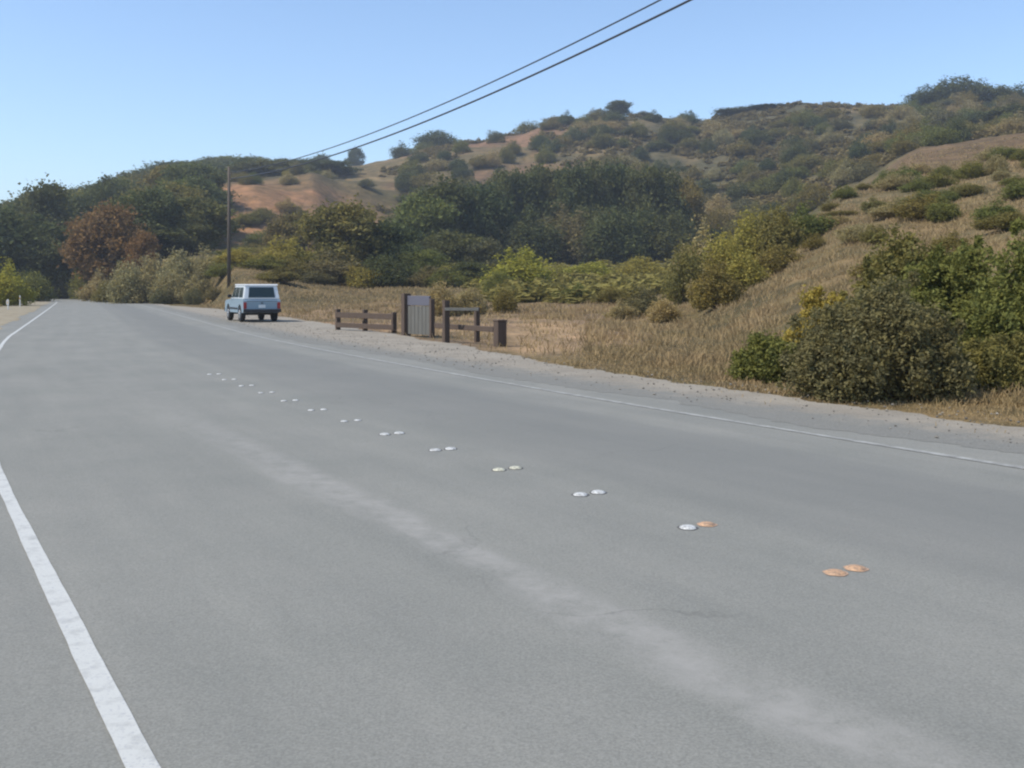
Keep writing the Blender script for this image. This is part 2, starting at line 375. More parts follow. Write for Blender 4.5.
fade = N(M_asph, 'ShaderNodeMapRange'); fade.interpolation_type = 'SMOOTHSTEP'; L(M_asph, sx.outputs[1], fade.inputs[0])
for q_, v_ in ((1, 7.0), (2, 15.0), (3, 1.0), (4, 0.15)): fade.inputs[q_].default_value = v_
patchy = scaled(patchy, 1.0, fade.outputs[0])
ac_ = mixc(M_asph, scaled(band(-1.66, 0.05, 0.24), 0.95, patchy), ac_, (0.292, 0.279, 0.250))
ac_ = mixc(M_asph, scaled(band(2.1, 0.5, 0.6), 0.5), ac_, (0.150, 0.150, 0.138))
ac_ = mixc(M_asph, scaled(band(0.9, 0.25, 0.4), 0.3), ac_, (0.150, 0.149, 0.137))
vo = N(M_asph, 'ShaderNodeTexVoronoi', feature='DISTANCE_TO_EDGE'); vo.inputs['Scale'].default_value = 0.33
wv_ = N(M_asph, 'ShaderNodeVectorMath', operation='ADD'); nz_ = N(M_asph, 'ShaderNodeTexNoise'); nz_.inputs['Scale'].default_value = 1.6; nz_.inputs['Detail'].default_value = 5
L(M_asph, uv.outputs['Object'], nz_.inputs['Vector']); L(M_asph, uv.outputs['Object'], wv_.inputs[0]); L(M_asph, nz_.outputs['Color'], wv_.inputs[1]); L(M_asph, wv_.outputs[0], vo.inputs['Vector'])
crk = ramp(M_asph, vo.outputs['Distance'], 0.0, 0.005, (1, 1, 1), (0, 0, 0))
cmask = ramp(M_asph, noise(M_asph, 0.28, 3, uv.outputs['Object']), 0.50, 0.62)
ac_ = mixc(M_asph, scaled(crk, 0.35, cmask), ac_, (0.07, 0.068, 0.06))
L(M_asph, ac_, bsdf(M_asph).inputs['Base Color']); bump(M_asph, fine, 0.35, 0.006)
road = strip('road', -5.6, 5.3, 0.004, -80, 255, M_asph, 3); tag(road, kind='structure')

M_grav = mat('gravel', (0.4, 0.36, 0.31), 0.95, spec=0.15)
gt = N(M_grav, 'ShaderNodeTexCoord'); g1 = noise(M_grav, 0.9, 5, gt.outputs['Object'], 0.65); g2 = noise(M_grav, 45, 3, gt.outputs['Object'], 0.7)
gc = mixc(M_grav, ramp(M_grav, g1, 0.3, 0.7), (0.25, 0.22, 0.175), (0.34, 0.30, 0.24))
gx = N(M_grav, 'ShaderNodeSeparateXYZ'); L(M_grav, gt.outputs['UV'], gx.inputs[0])
gj = N(M_grav, 'ShaderNodeMath', operation='MULTIPLY_ADD'); L(M_grav, noise(M_grav, 2.6, 6, gt.outputs['Object'], 0.7), gj.inputs[0]); gj.inputs[1].default_value = 2.0; L(M_grav, gx.outputs[0], gj.inputs[2])
gr_ = N(M_grav, 'ShaderNodeMapRange'); gr_.interpolation_type = 'SMOOTHSTEP'; L(M_grav, gj.outputs[0], gr_.inputs[0]); gr_.inputs[1].default_value = 5.9; gr_.inputs[2].default_value = 7.0
gc = mixc(M_grav, gr_.outputs[0], (0.212, 0.206, 0.182), gc)
gc = mixc(M_grav, 1.0, gc, ramp(M_grav, g2, 0.25, 0.75, (0.68, 0.68, 0.68), (1.25, 1.25, 1.25)), 'MULTIPLY')
L(M_grav, gc, bsdf(M_grav).inputs['Base Color']); bump(M_grav, g2, 0.7, 0.02)
def outer(s): return float(np.interp(s, [-80, 5, 12, 18, 24, 34, 50, 80, 95, 130, 260], [6.5, 6.4, 6.4, 6.7, 7.8, 8.6, 8.9, 8.2, 6.2, 5.6, 5.6]))
tag(strip('gravel_shoulder', 4.45, outer, 0.0065, -80, 200, M_grav, 4, 0.5, 3), kind='structure')
M_dirt = mat('verge_dirt', (0.3, 0.25, 0.17), 0.95, spec=0.1)
dt = N(M_dirt, 'ShaderNodeTexCoord'); dc = mixc(M_dirt, ramp(M_dirt, noise(M_dirt, 1.1, 6, dt.outputs['Object'], 0.7), 0.35, 0.65), (0.21, 0.175, 0.115), (0.35, 0.30, 0.215))
L(M_dirt, dc, bsdf(M_dirt).inputs['Base Color'])
tag(strip('left_dirt_verge', -7.8, lambda t: float(np.interp(t, [10, 30], [-5.1, -4.35])), 0.0085, -80, 230, M_dirt, 3, 0.5, 11), kind='structure')

M_paint = mat('white_road_paint', (0.72, 0.72, 0.69), 0.7, spec=0.3)
pt = N(M_paint, 'ShaderNodeTexCoord'); p1 = noise(M_paint, 7, 5, pt.outputs['Object'], 0.75); p2 = noise(M_paint, 70, 3, pt.outputs['Object'], 0.7)
pc = mixc(M_paint, ramp(M_paint, p1, 0.5, 0.72), (0.50, 0.495, 0.455), (0.34, 0.335, 0.31))
pc = mixc(M_paint, ramp(M_paint, p2, 0.56, 0.68), pc, (0.36, 0.36, 0.36)); L(M_paint, pc, bsdf(M_paint).inputs['Base Color'])
M_paint2 = mat('worn_road_paint', (0.5, 0.5, 0.48), 0.8, spec=0.2)
pt = N(M_paint2, 'ShaderNodeTexCoord'); p1 = noise(M_paint2, 5, 5, pt.outputs['Object'], 0.75)
L(M_paint2, mixc(M_paint2, ramp(M_paint2, p1, 0.38, 0.62), (0.36, 0.355, 0.325), (0.225, 0.22, 0.2)), bsdf(M_paint2).inputs['Base Color'])
lo_ = lambda t: float(np.interp(t, [11, 14, 30], [-3.93, -3.88, -3.59]))
tag(strip('left_edge_line', lo_, lambda t: lo_(t) + 0.098, 0.009, -80, 250, M_paint, 2, 0.012), kind='structure')
tag(strip('right_edge_line', 3.86, 3.97, 0.009, -80, 250, M_paint2, 2, 0.012), kind='structure')

# --- raised dots down the middle, in pairs
M_dw = mat('ceramic_white', (0.55, 0.545, 0.52), 0.35); M_dy = mat('ceramic_amber', (0.50, 0.29, 0.15), 0.45); M_dc = mat('ceramic_cream', (0.66, 0.63, 0.44), 0.4)
for m_, a_, b_ in ((M_dw, (0.60, 0.595, 0.56), (0.27, 0.265, 0.25)), (M_dy, (0.52, 0.31, 0.17), (0.27, 0.18, 0.12)), (M_dc, (0.60, 0.57, 0.42), (0.30, 0.29, 0.23))):
    t_ = N(m_, 'ShaderNodeTexCoord'); o_ = N(m_, 'ShaderNodeObjectInfo'); v_ = N(m_, 'ShaderNodeVectorMath', operation='ADD'); L(m_, t_.outputs['Object'], v_.inputs[0]); L(m_, o_.outputs['Location'], v_.inputs[1])
    L(m_, mixc(m_, ramp(m_, noise(m_, 38, 4, v_.outputs[0], 0.7), 0.42, 0.62), a_, b_), bsdf(m_).inputs['Base Color']); bsdf(m_).inputs['Roughness'].default_value = 0.6
M_glue = mat('bitumen_pad', (0.09, 0.085, 0.08), 0.8)
M_rust = mat('rust_stain_pad', (0.40, 0.26, 0.17), 0.85)
def dot_mesh(m, pad):
    bm = bmesh.new(); prof_ = [(0.052, 0.0), (0.050, 0.006), (0.040, 0.014), (0.024, 0.019), (0.0, 0.021)]
    rings = []
    for r, z in prof_[:-1]: rings.append([bm.verts.new((r * math.cos(k * math.pi / 8), r * math.sin(k * math.pi / 8), z)) for k in range(16)])
    top = bm.verts.new((0, 0, 0.021))
    for A, B in zip(rings, rings[1:]):
        for k in range(16): bm.faces.new((A[k], A[(k + 1) % 16], B[(k + 1) % 16], B[k]))
    for k in range(16): bm.faces.new((rings[-1][k], rings[-1][(k + 1) % 16], top))
    o = [bm.verts.new(((0.064 + 0.004 * math.sin(k * 2.1)) * math.cos(k * math.pi / 8), (0.064 + 0.004 * math.sin(k * 2.1)) * math.sin(k * math.pi / 8), 0.001)) for k in range(16)]
    for k in range(16): bm.faces.new((o[k], o[(k + 1) % 16], rings[0][(k + 1) % 16], rings[0][k])).material_index = 1
    for f in bm.faces: f.smooth = True
    me = bpy.data.meshes.new('road_dot'); bm.to_mesh(me); bm.free(); me.materials.append(m); me.materials.append(pad); return me
DM = {'w': dot_mesh(M_dw, M_glue), 'y': dot_mesh(M_dy, M_rust), 'c': dot_mesh(M_dc, M_glue)}
ordn = ['nearest', 'second', 'third', 'fourth', 'fifth', 'sixth', 'seventh', 'eighth']
kinds = ['yy', 'wy', 'ww', 'cc', 'ww', 'ww', 'ww', 'ww'] + ['ww'] * 8
cn = {'w': 'white', 'y': 'amber', 'c': 'cream'}
s_first = float(RS[np.argmin((RXY[:, 0] - 1.84) ** 2 + (RXY[:, 1] - 5.61) ** 2)])
for k in range(13):
    s = s_first + 1.235 * k
    for side, off in ((0, -0.085), (1, 0.085)):
        px, py = road_at(s, off - 0.02); kk = kinds[k][side]
        o = bpy.data.objects.new('road_dot', DM[kk]); C.objects.link(o); o.location = (px, py, 0.0062); o.rotation_euler.z = k * 1.3 + side
        sc_ = (1.08, 1.08, 0.8) if k < 6 else (0.85, 0.85, 0.6); o.scale = sc_
        if k < 8:
            lab = f"{cn[kk]} raised road dot, {'left' if side == 0 else 'right'} of the {ordn[k]} pair counted from the camera"
        else: lab = 'tiny raised road dot far along the road centre, beyond the eight clear pairs'
        tag(o, lab, 'road dot', 'raised dots along the road centre')

# ------------------------------------------------------------------ foliage
def leaves(name, blobs, n, size, seed, up=0.25, aspect=1.7, shell=0.6, lump=0.3, tuft=0):
    g = np.random.default_rng(seed)
    B = np.array([[*c, *r] for c, r in blobs], float)
    wv = (B[:, 3] * B[:, 4] * B[:, 5]) ** (2 / 3); k = g.choice(len(B), n, p=wv / wv.sum())
    dr = g.normal(size=(n, 3)); dr /= np.linalg.norm(dr, axis=1)[:, None]
    rr = shell + (1 - shell) * g.random(n) ** 0.8; inner = g.random(n) < 0.25; rr = np.where(inner, g.random(n) ** 0.5 * 0.9, rr)
    lm = 1 + lump * (fbm(dr[:, 0] * 2.2 + k * 7.7, dr[:, 1] * 2.2 + dr[:, 2] * 1.9 + k * 3.1, 3) - 0.5) * 2
    P = B[k, :3] + dr * (rr * lm)[:, None] * B[k, 3:]
    if tuft:
        nc = max(12, n // tuft); ci = g.choice(n, nc, replace=False); own = g.integers(0, nc, n); q = g.random(n) < 0.72
        Pc = P[ci][own] + g.normal(size=(n, 3)) * size * 1.5 * (0.6 + 1.1 * g.random(nc))[own][:, None]
        P = np.where(q[:, None], Pc, P)
    nn = dr * 0.6 + g.normal(size=(n, 3)) * 0.7 + np.array([0, 0, up]); nn /= np.linalg.norm(nn, axis=1)[:, None]
    t = np.cross(nn, g.normal(size=(n, 3))); t /= np.linalg.norm(t, axis=1)[:, None]; b = np.cross(nn, t)
    sz = size * (0.6 + 0.8 * g.random(n))[:, None]
    V = np.stack([P - t * sz * aspect * 0.5, P - b * sz * 0.5 + nn * sz * 0.1, P + t * sz * aspect * 0.5, P + b * sz * 0.5 + nn * sz * 0.1], 1)
    V[:, :, 2] = np.maximum(V[:, :, 2], 0.003)
    return V.reshape(-1, 3)
def leaf_me(name, V): return from_arrays(name, V, np.arange(len(V)).reshape(-1, 4))

def tree_blobs(seed, c0, tall=False, n=14, wide=1.0):
    g = random.Random(seed); Bs = []
    for k in range(n):
        t = (k + 0.5) / n; z = c0 + (1 - c0) * (0.12 + 0.78 * t)
        env = math.sin(math.pi * min(1, 0.16 + 0.80 * t)) ** (0.5 if tall else 0.75)
        r = 0.34 * env * math.sqrt(g.random()) * wide; a = k * 2.4 + g.random()
        br = (0.15 if tall else 0.19) * (0.75 + 0.5 * g.random())
        Bs.append(((r * math.cos(a), r * math.sin(a), z), (br, br, br * (0.75 if not tall else 0.85) * (1 - c0) * 0.95)))
    return Bs
def shrub_blobs(seed, n=11):
    g = random.Random(seed); Bs = []
    for k in range(n):
        a = k * 2.4 + g.random(); r = 0.36 * math.sqrt((k + 0.3) / n); top = (0.95 - 0.45 * (r / 0.36) ** 2) * (0.75 + 0.35 * g.random())
        br = 0.15 + 0.05 * g.random(); hz = top * 0.5
        Bs.append(((r * math.cos(a), r * math.sin(a), hz), (br, br, hz)))
    return Bs
def trunk_mesh(seed, c0, limbs=5, r=0.035):
    g = random.Random(seed); mb = MB(); top = c0 + (1 - c0) * 0.55
    lean = [(0, 0, -0.03), (0.01, 0.0, top * 0.3), (0.02 + 0.03 * g.random(), 0.01, top * 0.65), (0.03, 0.02, top)]
    mb.path(lean, [r * 1.25, r, r * 0.8, r * 0.4], 8)
    for k in range(limbs):
        a = k * 2.4 + g.random(); z0 = c0 * 0.75 + (top - c0 * 0.75) * k / limbs
        e = Vector((0.24 * math.cos(a), 0.24 * math.sin(a), z0 + 0.22 * (1 - c0) + 0.05)); s0 = Vector((0.012, 0.005, z0)); m_ = s0.lerp(e, 0.5) + Vector((0, 0, -0.02))
        mb.path([s0, m_, e], [r * 0.55, r * 0.4, r * 0.16], 6)
    return mb
def stems_mesh(seed):
    g = random.Random(seed); mb = MB()
    for k in range(6):
        a = k * 1.05 + g.random() * 0.5
        mb.path([(0.03 * math.cos(a), 0.03 * math.sin(a), -0.03), (0.10 * math.cos(a), 0.10 * math.sin(a), 0.3), (0.24 * math.cos(a), 0.24 * math.sin(a), 0.62)], [0.016, 0.012, 0.005], 5)
    return mb
def mesh_of(mb, m):
    o = mb.build('trunk', m); me = o.data; bpy.data.objects.remove(o); return me
# shape libraries (crown mesh without material per variant; materials go in per kind)
SHAPES = {}
for v in range(4):
    SHAPES['oak', v] = leaves('c', tree_blobs(10 + v, 0.14, n=17), 11000, 0.025, 30 + v, tuft=26, lump=0.45)
    SHAPES['tall', v] = leaves('c', tree_blobs(50 + v, 0.10, True, 20, 0.85), 11000, 0.023, 60 + v, up=0.1, tuft=26, lump=0.45)
    SHAPES['shrub', v] = leaves('c', shrub_blobs(80 + v), 7500, 0.026, 90 + v, tuft=22, lump=0.45)
for k_, V_ in SHAPES.items():                   # bring every crown to the same unit size
    V_[:, :2] *= 0.5 / np.percentile(np.abs(V_[:, :2]).max(1), 97); V_[:, 2] *= 1.0 / np.percentile(V_[:, 2], 99.3)
TR = {('oak', v): mesh_of(trunk_mesh(v, 0.14), M_bark) for v in range(4)}
TR.update({('tall', v): mesh_of(trunk_mesh(20 + v, 0.10, 6, 0.026), M_bark) for v in range(4)})
TR.update({('shrub', v): mesh_of(stems_mesh(40 + v), M_bark) for v in range(4)})
CROWN = {}
def crown_me(shape, v, leaf):
    k = (shape, v, leaf)
    if k not in CROWN:
        me = leaf_me('crown', SHAPES[shape, v]); me.materials.append(LEAF[leaf]); CROWN[k] = me
    return CROWN[k]
CNT = [0]
PROTO = {}
def plant(name, shape, leaf, u, d, top, wpx, label, cat, group=None, parts=True, base=None):
    CNT[0] += 1; i = CNT[0]; v = i % 4
    p = G(u, d); h = zz(d, top) - p.z
    if h < 0.4: h = 0.4
    wd = wpx / FPX * d
    rz = (i * 2.399) % 6.283
    if parts:
        r = empty(name, (p.x, p.y, p.z - 0.02 * h), rz); r.scale = (wd, wd, h)
        for nm, me in (('crown' if shape != 'shrub' else 'foliage', crown_me(shape, v, leaf)), ('trunk' if shape != 'shrub' else 'stems', TR[shape, v])):
            c = bpy.data.objects.new(nm, me); C.objects.link(c); c.parent = r
    else:
        r = bpy.data.objects.new(name, crown_me(shape, v, leaf)); C.objects.link(r)
        r.location = (p.x, p.y, p.z - 0.03 * h); r.rotation_euler.z = rz; r.scale = (wd, wd, h)
    tag(r, label, cat, group); return r

SKX = [-100, 0, 40, 100, 125, 180, 230, 260, 300, 340, 395]; SKY_ = [212, 204, 193, 186, 177, 165, 157, 157, 161, 160, 150]
def scatter(n, ulo, uhi, dlo, dhi, hm, wm, leaf_choice, name, label, cat, group, shape='shrub', seed=1, ok=None, mind=0.0):
    g = random.Random(seed); done = []; tries = 0
    while len(done) < n and tries < n * 40:
        tries += 1; u = g.uniform(ulo, uhi); d = g.uniform(dlo, dhi)
        if ok and not ok(u, d): continue
        if any((a - u) ** 2 + ((b - d) * 0.5) ** 2 < mind ** 2 for a, b in done): continue
        p = G(u, d); h = hm * g.uniform(0.7, 1.35); wd = wm * g.uniform(0.7, 1.4); top = HOR - (p.z + h - EYE) / d * FPX
        if u < 390: top = max(top, float(np.interp(u, SKX, SKY_)) + g.uniform(-1.5, 5))
        if zz(d, top) - p.z < (1.0 if u < 390 else 0.35): continue
        plant(name, shape, g.choice(leaf_choice), u, d, top, wd / d * FPX, label, cat, group, parts=False); done.append((u, d))

GL = 'trees behind the road bend on the left'
plant('broadleaf_tree', 'oak', 'dark', 0, 150, 208, 95, 'dark green tree at the far left edge, left of the road bend', 'tree', GL)
plant('broadleaf_tree', 'tall', 'dark', 43, 175, 183, 60, 'tall dark tree with a pointed top above the road bend', 'tree', GL)
plant('broadleaf_tree', 'oak', 'dark', 78, 190, 196, 70, 'round dark tree between the pointed tree and the rusty tree', 'tree', GL)
plant('broadleaf_tree', 'tall', 'dark', 106, 215, 178, 42, 'narrow dark tree rising behind the rusty brown tree', 'tree', GL)
plant('broadleaf_tree', 'oak', 'grove', 40, 150, 236, 60, 'low dark tree closing the end of the road', 'tree', GL)
plant('broadleaf_tree', 'oak', 'dark', 68, 158, 232, 56, 'shadowy tree right of the road end', 'tree', GL)
plant('broadleaf_tree', 'oak', 'rust', 112, 138, 206, 82, 'tall rusty brown tree left of the utility pole', 'tree', 'rust coloured trees')
plant('broadleaf_tree', 'oak', 'rust', 142, 132, 232, 36, 'small rusty brown tree at the right foot of the taller one', 'tree', 'rust coloured trees')
plant('broadleaf_tree', 'oak', 'dark', 172, 165, 208, 55, 'dark tree between the rusty trees and the tan bluff', 'tree', GL)
plant('broadleaf_tree', 'oak', 'grove', 192, 150, 222, 48, 'mid green tree just left of the utility pole', 'tree', GL)
plant('shrub', 'shrub', 'bright', 6, 90, 264, 44, 'bright green bush behind the white posts at the left edge', 'bush')
plant('shrub', 'shrub', 'green', 30, 118, 272, 40, 'dark green bush on the left verge near the road end', 'bush')
plant('shrub', 'shrub', 'umber', 66, 150, 277, 30, 'brownish bush at the end of the road', 'bush')
plant('shrub', 'shrub', 'green', 86, 140, 268, 32, 'green bush right of the road end', 'bush')

GB = 'scrub on the bank behind the parked car'
bank = [(100, 122, 272, 34, 'sage'), (128, 104, 262, 36, 'sage'), (150, 108, 256, 40, 'sage'), (178, 106, 252, 46, 'sage'), (205, 108, 249, 44, 'sage'),
        (108, 112, 281, 26, 'olive'), (142, 104, 274, 34, 'sage'), (170, 102, 272, 36, 'sage'), (198, 102, 270, 36, 'sage'), (222, 100, 263, 30, 'green'), (160, 100, 289, 18, 'umber'), (194, 97, 288, 20, 'umber'),
        (128, 106, 286, 22, 'sage'), (214, 95, 287, 18, 'umber')]
for (u, d, t, wp, lf) in bank:
    plant('scrub_bush', 'shrub', lf, u, d, t, wp, {'sage': 'pale grey green scrub bush on the bank left of the pole', 'olive': 'olive scrub bush at the left end of the bank', 'green': 'green bush just left of the utility pole', 'umber': 'dark low bush at the foot of the roadside bank'}[lf], 'bush', GB)
plant('shrub', 'shrub', 'yellow', 286, 108, 238, 52, 'yellow green bush behind and right of the parked car', 'bush')
plant('shrub', 'shrub', 'olive', 252, 106, 255, 40, 'olive bush directly behind the parked car', 'bush')
plant('shrub', 'shrub', 'olive', 278, 92, 268, 46, 'low olive bush just right of the parked car roof', 'bush')
plant('broadleaf_tree', 'oak', 'umber', 290, 140, 214, 50, 'greyish dark tree between the bluff and the big olive tree', 'tree')
plant('broadleaf_tree', 'oak', 'olive', 342, 118, 204, 82, 'big dome shaped olive tree above the rail fence', 'tree')
plant('broadleaf_tree', 'oak', 'dark', 386, 120, 222, 62, 'dark tree at the right flank of the big olive tree', 'tree')
plant('shrub', 'shrub', 'umber', 335, 106, 252, 80, 'dark undergrowth bush under the big olive tree', 'bush')
plant('shrub', 'shrub', 'dark', 385, 104, 255, 66, 'dark undergrowth bush behind the notice board', 'bush')
GG = 'tall dark grove behind the meadow'
grove = [(424, 168, 196, 44, 'green', 'leftmost tree of the dark grove, mid green'), (446, 172, 182, 52, 'dark', 'dark round topped tree near the left end of the grove'),
         (478, 176, 186, 50, 'dark', 'dark tree in the left part of the grove behind the notice board'), (500, 190, 172, 42, 'grove', 'slim dark tree left of the grove centre'),
         (524, 192, 172, 44, 'dark', 'dark grove tree straight above the bright willow'), (548, 196, 166, 46, 'grove', 'grove tree just right of the bright willow top'),
         (572, 190, 166, 44, 'dark', 'dark grove tree left of the tallest trees'), (594, 192, 163, 46, 'grove', 'tallest tree of the grove, mid green'),
         (618, 194, 165, 46, 'dark', 'dark grove tree right of the tallest one'), (642, 190, 167, 44, 'grove', 'grove tree near the right end, soft green top'),
         (664, 192, 171, 44, 'dark', 'rightmost dark tree of the grove'), (686, 200, 180, 40, 'olive', 'olive tree closing the right end of the grove')]
for (u, d, t, wp, lf, lab) in grove: plant('grove_tree', 'tall' if u > 490 else 'oak', lf, u, d, t, wp * (1.02 if u > 490 else 1.4), lab, 'tree', GG)
scatter(22, 432, 690, 172, 190, 7.5, 9.5, ['dark', 'grove', 'dark', 'umber'], 'understory_bush', 'dark undergrowth bush at the foot of the dark grove', 'bush', 'undergrowth at the foot of the grove', seed=31, mind=9)
scatter(26, 125, 202, 150, 290, 9, 11, ['green', 'grove', 'olive', 'dark'], 'slope_tree', 'dark tree on the wooded slope left of the tan bluff', 'tree', 'trees on the wooded slope left of the bluff', shape='oak', seed=32, mind=8)
scatter(24, -30, 130, 175, 290, 14, 13, ['dark', 'grove', 'green', 'olive'], 'slope_tree', 'dark tree in the wood behind the road bend', 'tree', 'trees in the wood behind the road bend', shape='oak', seed=33, mind=8)
for (u, d, t, wp, lf, lab) in [(452, 140, 232, 56, 'grove', 'lower dark tree in front of the grove left end'), (486, 138, 240, 40, 'umber', 'brownish low tree left of the bright willow'),
                               (426, 118, 250, 46, 'green', 'mid green tree between the olive tree and the grove'), (470, 112, 262, 44, 'dark', 'low dark bush left of the bright willow')]:
    plant('broadleaf_tree', 'oak', lf, u, d, t, wp, lab, 'tree')
plant('willow_bush', 'shrub', 'bright', 522, 98, 250, 74, 'bright yellow green willow bush in front of the dark grove', 'bush')
for (u, d, t, wp, lf, lab) in [(500, 88, 272, 36, 'green', 'green bush at the left foot of the bright willow'), (548, 84, 281, 36, 'dark', 'dark low bush at the right foot of the bright willow'),
        (592, 120, 262, 52, 'bright', 'light green bush in the meadow right of the willow'), (640, 118, 258, 60, 'yellow', 'yellow green bush at the right end of the meadow'), (560, 122, 266, 40, 'yellow', 'small yellowish meadow bush beside the willow'),
        (575, 74, 285, 40, 'green', 'low green bush at the front edge of the meadow'), (612, 70, 287, 40, 'olive', 'low olive bush at the front edge of the meadow'),
        (645, 52, 288, 46, 'umber', 'dark grey bush at the right front corner of the meadow'), (664, 46, 300, 40, 'sage', 'grey green bush at the foot of the hill'), (622, 50, 301, 30, 'sage', 'pale sage bush on the dry grass left of the hill foot'),
        (470, 60, 288, 36, 'sage', 'pale bush behind the fence posts'), (440, 58, 283, 40, 'sage', 'pale sage bush right behind the notice board'), (505, 62, 290, 30, 'olive', 'low olive bush behind the end post')]:
    plant('shrub', 'shrub', lf, u, d, t, wp, lab, 'bush')
GY = 'big bushes on the left flank of the near hill'
for (u, d, t, wp, lf, lab) in [(700, 66, 226, 54, 'sage', 'pale olive bush at the left end of the hill flank'), (722, 62, 234, 52, 'yellow', 'yellow green bush right of the pale olive one'),
        (752, 64, 214, 62, 'yellow', 'tall yellow green bush in the middle of the hill flank'), (778, 62, 208, 54, 'olive', 'olive bush with the highest top on the hill flank'), (806, 64, 207, 60, 'green', 'darker green bush near the right end of the hill flank'),
        (828, 68, 220, 40, 'green', 'green bush at the right end of the hill flank row'), (742, 52, 252, 50, 'yellow', 'low yellow bush in front of the hill flank row'), (778, 54, 246, 52, 'olive', 'low olive bush in front of the tallest hill flank bush'), (706, 50, 270, 40, 'sage', 'low pale bush at the foot of the hill flank'), (686, 58, 244, 40, 'olive', 'olive bush at the very left tip of the hill flank row'), (716, 46, 262, 52, 'olive', 'olive bush lowest on the hill flank, nearest the road'), (842, 72, 214, 40, 'olive', 'olive bush rightmost in the hill flank row')]:
    plant('hill_bush', 'shrub', lf, u, d, t, wp, lab, 'bush', GY)

# --- scattered shrubs and trees on the hills
scatter(15, 880, 1040, 55, 104, 1.2, 2.3, ['olive', 'sage', 'green'], 'hill_shrub', 'small shrub dotted on the dry grass of the near right hillside', 'shrub', 'shrubs on the near right hillside', seed=3, mind=7)
scatter(30, 770, 1040, 30, 100, 0.8, 1.9, ['olive', 'sage', 'olive', 'green'], 'low_scrub', 'low olive scrub patch in the dry grass of the near right slope', 'shrub', 'low scrub on the near right slope', seed=51, mind=9, ok=lambda u, d: G(u, d).z > 0.5 and u > 760 + d * 0.4)
scatter(120, 690, 1040, 190, 345, 4.2, 6.8, ['dark', 'umber', 'olive', 'green', 'sage', 'olive'], 'hill_shrub', 'shrub on the brushy slope right of the grove, below the ridge', 'shrub', 'shrubs on the brushy right slope', seed=4, mind=7)
scatter(90, 405, 690, 250, 400, 4.4, 7.5, ['dark', 'green', 'olive', 'grove', 'sage'], 'hill_shrub', 'shrub on the slope above the dark grove', 'shrub', 'shrubs above the grove', seed=5, mind=7, ok=lambda u, d: not (d > 320 and u < 540 and random.Random(int(u * d)).random() < 0.7))
scatter(95, -40, 330, 290, 560, 12, 19, ['dark', 'grove', 'green', 'grove'], 'ridge_tree', 'bluish green tree in the wood on the far left ridge', 'tree', 'trees on the far left ridge', shape='oak', seed=6, mind=6)
scatter(26, 222, 420, 185, 300, 2.8, 5.2, ['olive', 'umber', 'yellow', 'green', 'sage'], 'bluff_shrub', 'shrub clinging to the tan bluff', 'shrub', 'shrubs on the tan bluff', seed=8, mind=6)
scatter(70, 236, 475, 100, 178, 1.7, 4.2, ['olive', 'sage', 'green', 'sage', 'yellow', 'umber'], 'flat_shrub', 'low shrub on the dry flat between the bluff and the fences', 'shrub', 'shrubs on the flat behind the fences', seed=41, mind=7)
for (u, d, t, wp, sh, lf, lab) in [
    (619, 415, 101, 26, 'oak', 'dark', 'lone round tree on the skyline above the grove'), (602, 410, 110, 26, 'shrub', 'dark', 'flat dark bush left of the lone skyline tree'), (642, 412, 112, 26, 'shrub', 'umber', 'flat dark bush right of the lone skyline tree'),
    (355, 520, 148, 20, 'oak', 'dark', 'dark tree standing on the skyline right of the wires'), (322, 540, 155, 24, 'oak', 'dark', 'dark skyline tree where the wires meet the ridge'),
    (436, 408, 131, 44, 'shrub', 'dark', 'long dark bush on the skyline left of the hilltop'), (402, 408, 143, 26, 'shrub', 'dark', 'dark bush at the left end of the bare slope skyline'), (528, 415, 122, 26, 'shrub', 'green', 'green bush on the skyline where the hill steepens'), (560, 405, 116, 30, 'shrub', 'olive', 'olive bush on the rising skyline'),
    (682, 395, 119, 40, 'oak', 'umber', 'dark tree band piece below the skyline right of the hilltop'), (738, 385, 108, 50, 'shrub', 'dark', 'bluish dark bush on the skyline left of the bare top'), (768, 380, 109, 40, 'shrub', 'dark', 'dark bush on the skyline touching the bare top'),
    (930, 352, 86, 44, 'dome', 'dark', 'left tree of the dark clump on the right skyline'), (958, 348, 77, 54, 'dome', 'dark', 'tallest tree of the dark clump on the right skyline'), (986, 345, 82, 50, 'dome', 'grove', 'right tree of the dark clump on the right skyline'), (1018, 340, 86, 44, 'dome', 'dark', 'skyline tree at the right frame edge'),
    (985, 262, 112, 44, 'oak', 'dark', 'dark tree on the slope below the right skyline clump'), (1012, 255, 106, 48, 'oak', 'dark', 'dark tree at the right frame edge below the skyline'), (962, 270, 122, 30, 'oak', 'olive', 'olive tree left of the dark trees below the right skyline'), (940, 280, 108, 36, 'shrub', 'umber', 'brownish bush below the right skyline clump'), (876, 300, 118, 24, 'shrub', 'umber', 'small dark bush below the bare top')]:
    plant('skyline_tree' if 'tree' in lab else 'skyline_bush', 'shrub' if sh == 'dome' else sh, lf, u, d, t, wp, lab, 'tree' if 'tree' in lab else 'bush')

